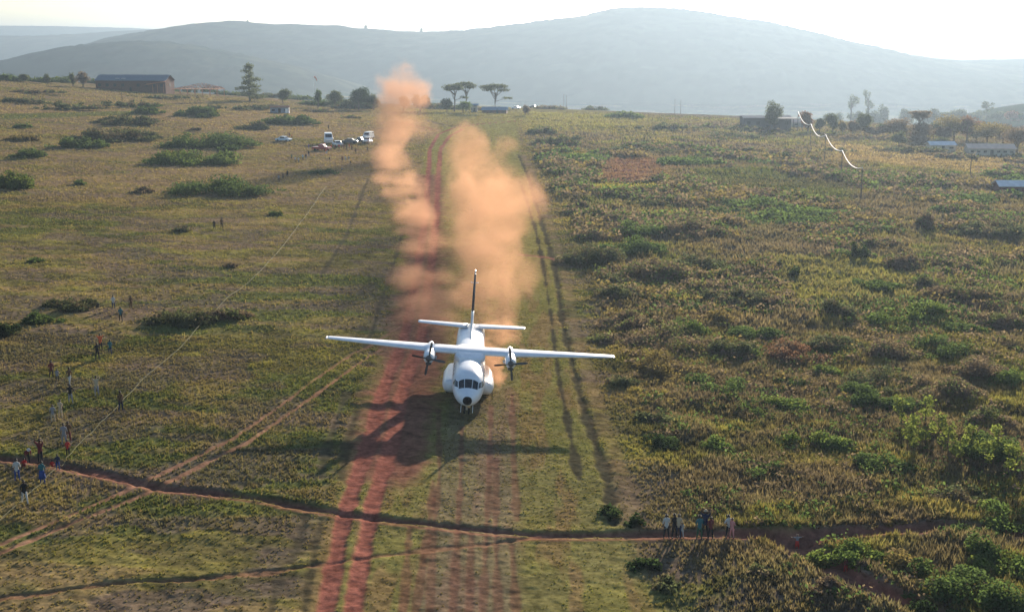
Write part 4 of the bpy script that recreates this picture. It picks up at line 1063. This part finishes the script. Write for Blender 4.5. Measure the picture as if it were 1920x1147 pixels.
# ---------------------------------------------------------------- people
CL = {k: mat('cloth_' + k, v, .9, .1, noise=.15, nscale=8) for k, v in dict(white=(.42, .42, .41), black=(.02, .02, .024), red=(.42, .035, .03), orange=(.62, .13, .05), blue=(.03, .06, .20),
      teal=(.04, .13, .15), green=(.05, .10, .06), maroon=(.13, .03, .035), beige=(.42, .34, .24), grey=(.22, .22, .24), navy=(.02, .03, .07), pink=(.55, .25, .24), purple=(.13, .08, .2), brown=(.12, .07, .04), sky=(.3, .42, .5)).items()}
M_skin = mat('dark_skin', (.10, .055, .038), .6, .3); M_hair = mat('black_hair', (.012, .01, .01), .8, .2); M_shoe = mat('dark_shoes', (.04, .035, .03), .7, .2)
def joints(pose, r):
    j = dict(pelvis=(0, 0, .93), spine=(0, 0, 1.12), chest=(0, 0, 1.34), neck=(0, -.01, 1.49), head=(0, -.02, 1.60), crown=(0, 0, 1.70), nose=(0, -.105, 1.60))
    st = .09 + r.random() * .05; wk = {'walk': .22, 'stand': .03, 'up': .04, 'tee': .12, 'bend': .05, 'sit': .0, 'hips': .05}[pose]
    for s, n in ((-1, 'l'), (1, 'r')):
        f = wk * s
        j['hip' + n] = (s * .09, 0, .88); j['knee' + n] = (s * (.10 + st * .3), -f * .55 - .03, .49); j['ank' + n] = (s * (.10 + st * .6), -f + .02, .09); j['toe' + n] = (s * (.11 + st * .7), -f - .15, .035)
        j['sho' + n] = (s * .175, 0, 1.41)
        if pose == 'up': j['elb' + n] = (s * .30, -.08, 1.58); j['wri' + n] = (s * .22, -.16, 1.80)
        elif pose == 'tee': j['elb' + n] = (s * .44, 0, 1.42); j['wri' + n] = (s * .68, -.03, 1.46)
        elif pose == 'hips': j['elb' + n] = (s * .36, .03, 1.18); j['wri' + n] = (s * .18, -.12, 1.05)
        else: j['elb' + n] = (s * .24, .03 + f * .35, 1.14); j['wri' + n] = (s * .23, -.08 + f * .7, .90)
    if pose == 'bend':
        for k in ('spine', 'chest', 'neck', 'head', 'crown', 'nose', 'shol', 'shor', 'elbl', 'elbr', 'wril', 'wrir'):
            x, y, z = j[k]; dz = z - .93; a = R(58); j[k] = (x, y * math.cos(a) - dz * math.sin(a), .93 + dz * math.cos(a) + y * math.sin(a) * -.2)
        for s, n in ((-1, 'l'), (1, 'r')): sx = j['sho' + n]; j['elb' + n] = (sx[0] + s * .04, sx[1] - .02, sx[2] - .28); j['wri' + n] = (sx[0], sx[1] - .1, sx[2] - .52)
    if pose == 'sit':
        for k in list(j): x, y, z = j[k]; j[k] = (x, y, z - .74)
        for s, n in ((-1, 'l'), (1, 'r')): j['knee' + n] = (s * .16, -.38, .46); j['ank' + n] = (s * .14, -.52, .09); j['toe' + n] = (s * .14, -.68, .05); j['elb' + n] = (s * .27, -.1, .42); j['wri' + n] = (s * .15, -.34, .50)
    return j
BN = [('pelvis', 'spine', 1), ('spine', 'chest', 1), ('chest', 'neck', 1), ('neck', 'head', 0), ('head', 'crown', 0), ('head', 'nose', 0)] + sum([[('pelvis', 'hip' + n, 2), ('hip' + n, 'knee' + n, 2), ('knee' + n, 'ank' + n, 2),
      ('ank' + n, 'toe' + n, 3), ('chest', 'sho' + n, 1), ('sho' + n, 'elb' + n, 1), ('elb' + n, 'wri' + n, 0)] for n in 'lr'], [])
RD = dict(pelvis=.150, spine=.135, chest=.165, neck=.060, head=.098, crown=.085, nose=.022, hip=.105, knee=.068, ank=.045, toe=.04, sho=.075, elb=.048, wri=.034)
def person(px, py, h, rz, pose, shirt, legs, label, hat=None, skirt=None, group=None):
    r = random.Random(int(px * 13 + py)); J = joints(pose, r); names = list(J)
    me = bpy.data.meshes.new('body_cage'); me.from_pydata([J[k] for k in names], [(names.index(a), names.index(b)) for a, b, _ in BN], [])
    o = bpy.data.objects.new('body_cage', me); C.objects.link(o)
    sk = o.modifiers.new('skin', 'SKIN'); sk.use_smooth_shade = True; o.modifiers.new('sub', 'SUBSURF').levels = 1
    for i, k in enumerate(names):
        q = RD.get(k) or RD[k[:-1]]; v = me.skin_vertices[0].data[i]; v.radius = (q, q * (.72 if k in ('pelvis', 'spine', 'chest') else 1)); v.use_root = (k == 'pelvis')
    dg = bpy.context.evaluated_depsgraph_get(); dg.update()
    m2 = bpy.data.meshes.new_from_object(o.evaluated_get(dg)); bpy.data.objects.remove(o)
    # hands: palm and five bent fingers grown from each wrist
    bm = bmesh.new(); bm.from_mesh(m2)
    def ftube(p0, p1, p2, r0):
        mb = MB().tube([p0, p1, p2], [r0, r0 * .9, r0 * .6], 5); vs = [bm.verts.new(v) for v in mb.v]
        for f in mb.f: bm.faces.new([vs[i] for i in f])
    for s, n in ((-1, 'l'), (1, 'r')):
        w = Vector(J['wri' + n]); d = (w - Vector(J['elb' + n])).normalized(); sd_ = d.cross(Vector((s, 0, 0))); sd_ = sd_.normalized() if sd_.length > .2 else Vector((0, 1, 0)); inn = d.cross(sd_) * -s
        ftube(w, w + d * .05, w + d * .095, .032)
        for k in range(4):
            b = w + d * .085 + sd_ * (k - 1.5) * .019; L = (.072, .082, .077, .060)[k]; ftube(b, b + d * L * .55, b + d * L * .9 + inn * .02, .0095)
        b = w + d * .035 + sd_ * -.03; ftube(b, b - sd_ * .025 + d * .03, b - sd_ * .03 + d * .06, .011)
    bm.to_mesh(m2); bm.free()
    body = link('body', m2); 
    e = empty('person', on(px, py), rz, label, 'person', group); body.parent = e
    body.name = 'body'; k = h / 1.76; e.scale = (k, k, k)
    mats = [M_skin, CL[shirt], CL[legs], M_shoe]
    for m in mats: m2.materials.append(m)
    A = np.array([J[a] for a, b, _ in BN]); Bv = np.array([J[b] for a, b, _ in BN]); ids = [c for *_, c in BN]
    cen = np.empty(len(m2.polygons) * 3, np.float32); m2.polygons.foreach_get('center', cen); cen = cen.reshape(-1, 3)
    E = Bv - A; best = []
    t = np.clip(((cen[:, None] - A[None]) * E[None]).sum(-1) / (E ** 2).sum(-1)[None], 0, 1)
    dd = np.linalg.norm(cen[:, None] - A[None] - t[..., None] * E[None], axis=-1) / np.array([.15, .15, .13, .06, .1, .05] + [.11, .09, .06, .05, .1, .07, .04] * 2)[None]
    m2.polygons.foreach_set('material_index', np.array(ids)[dd.argmin(1)].astype(np.int32)); m2.polygons.foreach_set('use_smooth', np.ones(len(m2.polygons), bool))
    hd = Vector(J['crown']); hn = (hd - Vector(J['neck'])).normalized(); bk = Vector((0, .02, 0))
    if hat:
        MB().tube([hd - hn * .03, hd + hn * .03, hd + hn * .09], [.115, .105, .05], 12).tube([hd - hn * .01 - Vector((0, .05, 0)), hd + hn * .005 - Vector((0, .05, 0))], [.14, .13], 12).build('hat', CL[hat], e, smooth=True)
    else:
        MB().tube([hd - hn * .09 + bk, hd - hn * .03 + bk, hd + hn * .03 + bk, hd + hn * .072], [.108, .113, .095, .03], 12).build('hair', M_hair, e, smooth=True)
    if skirt:
        a = Vector(J['spine']); b = Vector(J['pelvis']); MB().tube([a + Vector((0, 0, -.08)), b, b + Vector((0, 0, -.25)), b + Vector((0, 0, -.5))], [.15, .19, .22, .27], 14).build('skirt', CL[skirt], e, smooth=True)
    return e
G1 = 'spectators strung out across the left field'; G2 = 'people on the footpath at lower right'; G3 = 'crowd around the parked vehicles'
PE = [
 (184,576,1.2,0,'sit','black','black','person sitting in dark clothes by the low scrub, left field',None,None,G1),
 (213,579,1.65,.4,'stand','white','navy','person in white top and dark trousers near the low scrub',None,None,G1),
 (246,580,1.65,-.3,'stand','brown','brown','person in brown standing farthest right of the top row',None,None,G1),
 (227,604,1.7,.2,'walk','teal','black','person in dark teal below the top row of spectators',None,None,G1),
 (189,657,1.75,.1,'up','orange','black','person in bright orange top behind a dark clothed one',None,None,G1),
 (183,676,1.75,.8,'hips','black','black','person all in black in front of the orange top',None,None,G1),
 (207,665,1.6,-.2,'stand','teal','navy','person in blue green top right of the orange top',None,None,G1),
 (97,711,1.7,.3,'stand','maroon','black','person in maroon at the left of a loose trio',None,None,G1),
 (108,717,1.25,.3,'stand','grey','black','small child in grey beside the person in maroon',None,None,G1),
 (131,722,1.7,-.4,'walk','brown','white','person with brown top and white trousers in the trio',None,None,G1),
 (133,757,1.7,.1,'hips','black','grey','person with hands on hips below the trio',None,None,G1),
 (182,742,1.85,.1,'up','beige','grey','person in beige raising both arms',None,None,G1),
 (227,771,1.8,.9,'stand','brown','navy','person standing right at the rope by the red tracks',None,None,G1),
 (100,791,1.55,.2,'stand','grey','beige','person in pale clothes, left one of a quiet pair',None,None,G1),
 (114,784,1.6,-.2,'stand','beige','beige','person in pale clothes, right one of a quiet pair',None,None,G1),
 (121,834,1.75,.1,'stand','grey','grey','person in grey above the footpath beside one in rusty brown',None,None,G1),
 (129,829,1.7,.4,'stand','brown','maroon','person in rusty brown beside the one in grey',None,None,G1),
 (128,856,1.3,.0,'stand','red','black','child in bright red below the rusty brown person',None,None,G1),
 (51,864,1.7,.6,'bend','maroon','black','person bending forward in a white cap on the footpath','white',None,G1),
 (46,876,1.2,.2,'sit','red','maroon','child sitting in red beside the bending person',None,None,G1),
 (77,872,1.95,-.2,'up','maroon','black','tall person in maroon raising both arms on the footpath',None,None,G1),
 (98,870,1.1,.2,'sit','red','red','child sitting in red right of the tall maroon person',None,None,G1),
 (109,882,1.2,.4,'stand','navy','blue','child in dark top and blue trousers at the rope',None,None,G1),
 (33,902,1.7,.2,'stand','white','blue','person in white shirt and blue trousers at far left',None,None,G1),
 (80,906,1.7,-.1,'stand','teal','blue','person in teal with bright blue skirt by the rope',None,'blue',G1),
 (47,945,1.7,.5,'walk','black','white','person in black top and white trousers lowest in the left field',None,None,G1),
 (1249,1011,1.7,.2,'stand','white','black','person in white shirt at the left end of the footpath group',None,None,G2),
 (1264,1008,1.7,.5,'stand','black','black','person all in black next to the leftmost white shirt',None,None,G2),
 (1272,1008,1.65,-.2,'stand','beige','navy','person with pale top behind the small child in white',None,None,G2),
 (1278,1008,1.1,.0,'stand','white','white','small child in white on the footpath',None,None,G2),
 (1311,1011,1.75,.2,'stand','teal','green','person in blue green clothes in the middle of the footpath',None,None,G2),
 (1322,1006,1.9,-.3,'up','navy','black','tallest person of the footpath group, in a pale hat','beige',None,G2),
 (1332,1010,1.6,.3,'stand','maroon','black','person in dark red right of the tall hatted one',None,None,G2),
 (1365,1008,1.6,.6,'hips','white','black','person in white and black at the right of the footpath group',None,None,G2),
 (1372,1009,1.4,-.5,'stand','pink','pink','child in pink at the right end of the footpath group',None,None,G2),
 (1495,1013,1.05,.1,'tee','grey','red','child in white top and red shorts with arms held out',None,'red',G2),
 (1586,1056,.95,.4,'stand','maroon','red','child in dark red walking in the ditch of the branch path',None,None,G2),
 (402,431,1.6,.2,'stand','black','black','dark figure alone in the middle of the left field, left one',None,None,G1),
 (416,429,1.7,.5,'stand','brown','black','brown figure in the middle of the left field, right one',None,None,G1),
 (523,341,1.7,.3,'walk','grey','black','leftmost of three walkers beyond the nearest bush mound',None,None,G3),
 (531,338,1.7,.3,'walk','brown','black','middle of three walkers beyond the nearest bush mound',None,None,G3),
 (539,333,1.75,.3,'walk','black','black','rightmost of three walkers beyond the nearest bush mound',None,None,G3),
 (547,300,1.6,.1,'stand','green','black','person in green at the left of the white clad knot',None,None,G3),
 (554,305,1.6,.1,'stand','white','black','person in white top in the knot left of the crowd',None,None,G3),
 (560,306,1.6,.1,'stand','white','navy','person in white and navy in the knot left of the crowd',None,None,G3),
 (568,301,1.65,.1,'hips','sky','black','person in light blue in the knot left of the crowd',None,None,G3),
 (574,300,1.65,.1,'stand','navy','grey','person in navy in the knot left of the crowd',None,None,G3),
 (579,294,1.7,.1,'stand','black','grey','person in black at the right of the knot',None,None,G3),
 (579,281,1.7,.1,'stand','purple','grey','person in purple left of the red shirts',None,None,G3),
 (598,281,1.75,.1,'stand','red','maroon','red shirt farthest left in front of the van',None,None,G3),
 (604,282,1.75,.1,'stand','red','black','second red shirt in front of the van',None,None,G3),
 (608,279,1.8,.1,'up','orange','red','person in bright orange red before the van',None,None,G3),
 (611,289,1.6,.1,'stand','orange','white','person in orange top and white trousers below the van',None,None,G3),
 (613,289,1.2,.1,'stand','white','sky','child in white beside the orange top',None,None,G3),
 (621,281,1.7,.1,'stand','red','navy','red shirt between van and silver car',None,None,G3),
 (628,282,1.7,.1,'stand','maroon','black','maroon shirt before the silver car',None,None,G3),
 (636,281,1.7,.1,'stand','red','black','red shirt right of the silver car',None,None,G3),
 (645,281,1.75,.1,'hips','maroon','brown','maroon shirt left of the dark car',None,None,G3),
 (650,282,1.75,.1,'stand','brown','black','brown clad person before the dark car',None,None,G3),
 (655,280,1.75,.1,'up','orange','brown','orange shirt before the dark car, arms raised',None,None,G3),
 (660,282,1.7,.1,'stand','maroon','navy','maroon shirt right of the dark car',None,None,G3),
 (667,288,1.6,.1,'walk','brown','black','lone person walking right of the crowd',None,None,G3),
 (618,299,1.2,.1,'sit','black','black','person in black sitting in the grass below the crowd',None,None,G3),
 (642,304,1.7,.1,'stand','maroon','black','maroon clad person left in the lower knot',None,None,G3),
 (648,303,1.6,.1,'stand','white','grey','white shirt in the lower knot',None,None,G3),
 (654,303,1.6,.1,'hips','grey','white','person in grey top in the lower knot',None,None,G3),
 (657,306,1.2,.1,'sit','black','black','person sitting right of the lower knot',None,None,G3),
 (641,320,1.2,.1,'sit','grey','brown','person sitting alone below the lower knot',None,None,G3),
 (616,243,1.7,.1,'stand','black','black','person standing behind the tall white van',None,None,G3),
 (543,257,1.6,.1,'stand','maroon','black','person in maroon right of the pale blue sedan',None,None,G3),
 (547,259,1.2,.1,'stand','orange','black','child in orange right of the pale blue sedan',None,None,G3),
 (689,285,1.6,.1,'stand','brown','black','person in brown close to the dust column',None,None,G3),
]
for a in PE: person(*a)

# ---------------------------------------------------------------- dust thrown up by the aircraft
def dust(name, blobs, label, colr, dens, thr, namp, nsc, vox, warp=11.0):
    bm = bmesh.new()
    blobs = [(c, rx * 1.18, ry * 1.25, rz * 1.2, w) for (c, rx, ry, rz, w) in blobs]; grow = warp * .16
    for (c, rx, ry, rz, w) in blobs:
        M = Matrix.Translation(c) @ Matrix.Diagonal((rx + grow, ry + grow, rz + grow, 1))
        bmesh.ops.create_icosphere(bm, subdivisions=3, radius=1.0, matrix=M)
    me = bpy.data.meshes.new(name); bm.to_mesh(me); bm.free()
    o = bpy.data.objects.new(name, me); C.objects.link(o)
    rm_ = o.modifiers.new('merge', 'REMESH'); rm_.mode = 'VOXEL'; rm_.voxel_size = vox
    dg = bpy.context.evaluated_depsgraph_get(); dg.update(); m2 = bpy.data.meshes.new_from_object(o.evaluated_get(dg)); o.modifiers.clear(); o.data = m2; m2.name = name
    m = bpy.data.materials.new(name); m.use_nodes = True; nt = m.node_tree; nt.nodes.clear(); N = nt.nodes.new; Lk = nt.links.new
    out = N('ShaderNodeOutputMaterial'); pv = N('ShaderNodeVolumePrincipled'); Lk(pv.outputs[0], out.inputs['Volume'])
    pv.inputs['Color'].default_value = (*colr, 1); pv.inputs['Anisotropy'].default_value = .15
    tc = N('ShaderNodeTexCoord')
    def math_(op, a, b=None, clamp=False):
        n = N('ShaderNodeMath'); n.operation = op; n.use_clamp = clamp
        for i, v in enumerate((a, b)):
            if v is None: continue
            if isinstance(v, (int, float)): n.inputs[i].default_value = v
            else: Lk(v, n.inputs[i])
        return n.outputs[0]
    # turbulence warps the position first
    nz = N('ShaderNodeTexNoise'); nz.inputs['Scale'].default_value = nsc; nz.inputs['Detail'].default_value = 6; nz.inputs['Roughness'].default_value = .62; nz.inputs['Distortion'].default_value = .8
    Lk(tc.outputs['Object'], nz.inputs['Vector'])
    wz = N('ShaderNodeTexNoise'); wz.inputs['Scale'].default_value = nsc * .9; wz.inputs['Detail'].default_value = 3
    Lk(tc.outputs['Object'], wz.inputs['Vector'])
    w1 = N('ShaderNodeVectorMath'); w1.operation = 'SUBTRACT'; Lk(wz.outputs['Color'], w1.inputs[0]); w1.inputs[1].default_value = (.5, .5, .5)
    w2 = N('ShaderNodeVectorMath'); w2.operation = 'MULTIPLY'; Lk(w1.outputs[0], w2.inputs[0]); w2.inputs[1].default_value = (warp, warp, warp)
    w3 = N('ShaderNodeVectorMath'); w3.operation = 'ADD'; Lk(tc.outputs['Object'], w3.inputs[0]); Lk(w2.outputs[0], w3.inputs[1])
    tot = None
    for (c, rx, ry, rz, w) in blobs:
        s = N('ShaderNodeVectorMath'); s.operation = 'SUBTRACT'; Lk(w3.outputs[0], s.inputs[0]); s.inputs[1].default_value = c
        q = N('ShaderNodeVectorMath'); q.operation = 'MULTIPLY'; Lk(s.outputs[0], q.inputs[0]); q.inputs[1].default_value = (1 / rx, 1 / ry, 1 / rz)
        l = N('ShaderNodeVectorMath'); l.operation = 'DOT_PRODUCT'; Lk(q.outputs[0], l.inputs[0]); Lk(q.outputs[0], l.inputs[1])
        v = math_('MAXIMUM', math_('SUBTRACT', 1.0, l.outputs['Value']), 0.0); v = math_('MULTIPLY', v, w)
        tot = v if tot is None else math_('ADD', tot, v)
    tot = math_('MINIMUM', tot, 1.0)
    nn = math_('MULTIPLY', math_('SUBTRACT', nz.outputs['Fac'], .5), namp)
    d = math_('SUBTRACT', math_('ADD', tot, nn), thr)
    d = math_('MAXIMUM', d, 0.0); d = math_('MULTIPLY', math_('MULTIPLY', d, math_('MINIMUM', math_('MULTIPLY', tot, 5.0), 1.0)), dens)
    Lk(d, pv.inputs['Density'])
    m.cycles.volume_step_rate = 0.12; 
    try: m.cycles.volume_sampling = 'MULTIPLE_IMPORTANCE'
    except Exception: pass
    m2.materials.clear(); m2.materials.append(m)
    return tag(o, label, 'dust cloud', kind='stuff')
def B(px, py, y, rx, ry, rz, w=1.0): return (pt(px, py, y), rx, ry, rz, w)
DC = (.76, .445, .27)
dust('dust_cloud', [B(905,640,127, 4.0,7,2.4,.75), B(895,585,136, 5.5,9,3.6,.9), B(900,520,150, 6.0,11,5.2), B(900,460,170, 7,13,6.3), B(915,400,192, 7,12,6.8),
     B(890,355,210, 6.3,12,7), B(945,360,222, 5.5,11,6.0), B(868,292,236, 5.3,11,6.5,.9), B(925,300,240, 5.5,10,5.5,.8), B(960,440,180,3.2,10,4.5,.75), B(845,560,142,3,9,2.5,.6)],
     'big billowing orange dust cloud trailing behind the airplane', DC, .12, .56, 4.2, .11, 1.1)
dust('dust_plume', [B(755,168,372, 8.0,11,7.5), B(785,180,370, 5,10,5,.8), B(735,215,362, 6,10,9,.9), B(728,262,345, 5.0,10,8,.9), B(775,240,362, 8,9,4.5,.7), B(728,305,322, 4.5,14,7,.9), B(738,350,290, 4.6,16,5.5,.9), B(756,380,262, 5.2,18,5.4,1.05),
     B(780,422,228, 5.2,18,5.0,1.25), B(798,475,198, 5.0,16,3.6,.95), B(795,525,175, 4.8,14,3.0,.85), B(788,565,158, 4.8,12,2.6,.8), B(795,610,145, 4.8,10,2.2,.75)],
     'tall curling column of orange dust left of the track, trailing to the airplane', DC, .115, .42, 3.2, .13, 1.1)
dust('dust_puff', [B(925,700,113.5, 1.3,2.6,1.1), B(922,668,117, 1.5,3,1.4), B(945,625,126, 2.6,4,1.6,.8)], 'small orange dust puffs beside the right hand wheel fairing', DC, .9, .45, 2.6, .5, .35, 2.5)

# ---------------------------------------------------------------- haze
hz = MB().box((0, 6000, 15), (26000, 13000, 400)).build('haze', [])
m = bpy.data.materials.new('haze'); m.use_nodes = True; nt = m.node_tree; nt.nodes.clear()
out = nt.nodes.new('ShaderNodeOutputMaterial'); pv = nt.nodes.new('ShaderNodeVolumePrincipled')
pv.inputs['Color'].default_value = (.225, .30, .385, 1); pv.inputs['Density'].default_value = HAZE_DENSITY; pv.inputs['Anisotropy'].default_value = .56
nt.links.new(pv.outputs[0], out.inputs['Volume']); hz.data.materials.append(m)
tag(hz, kind='stuff')
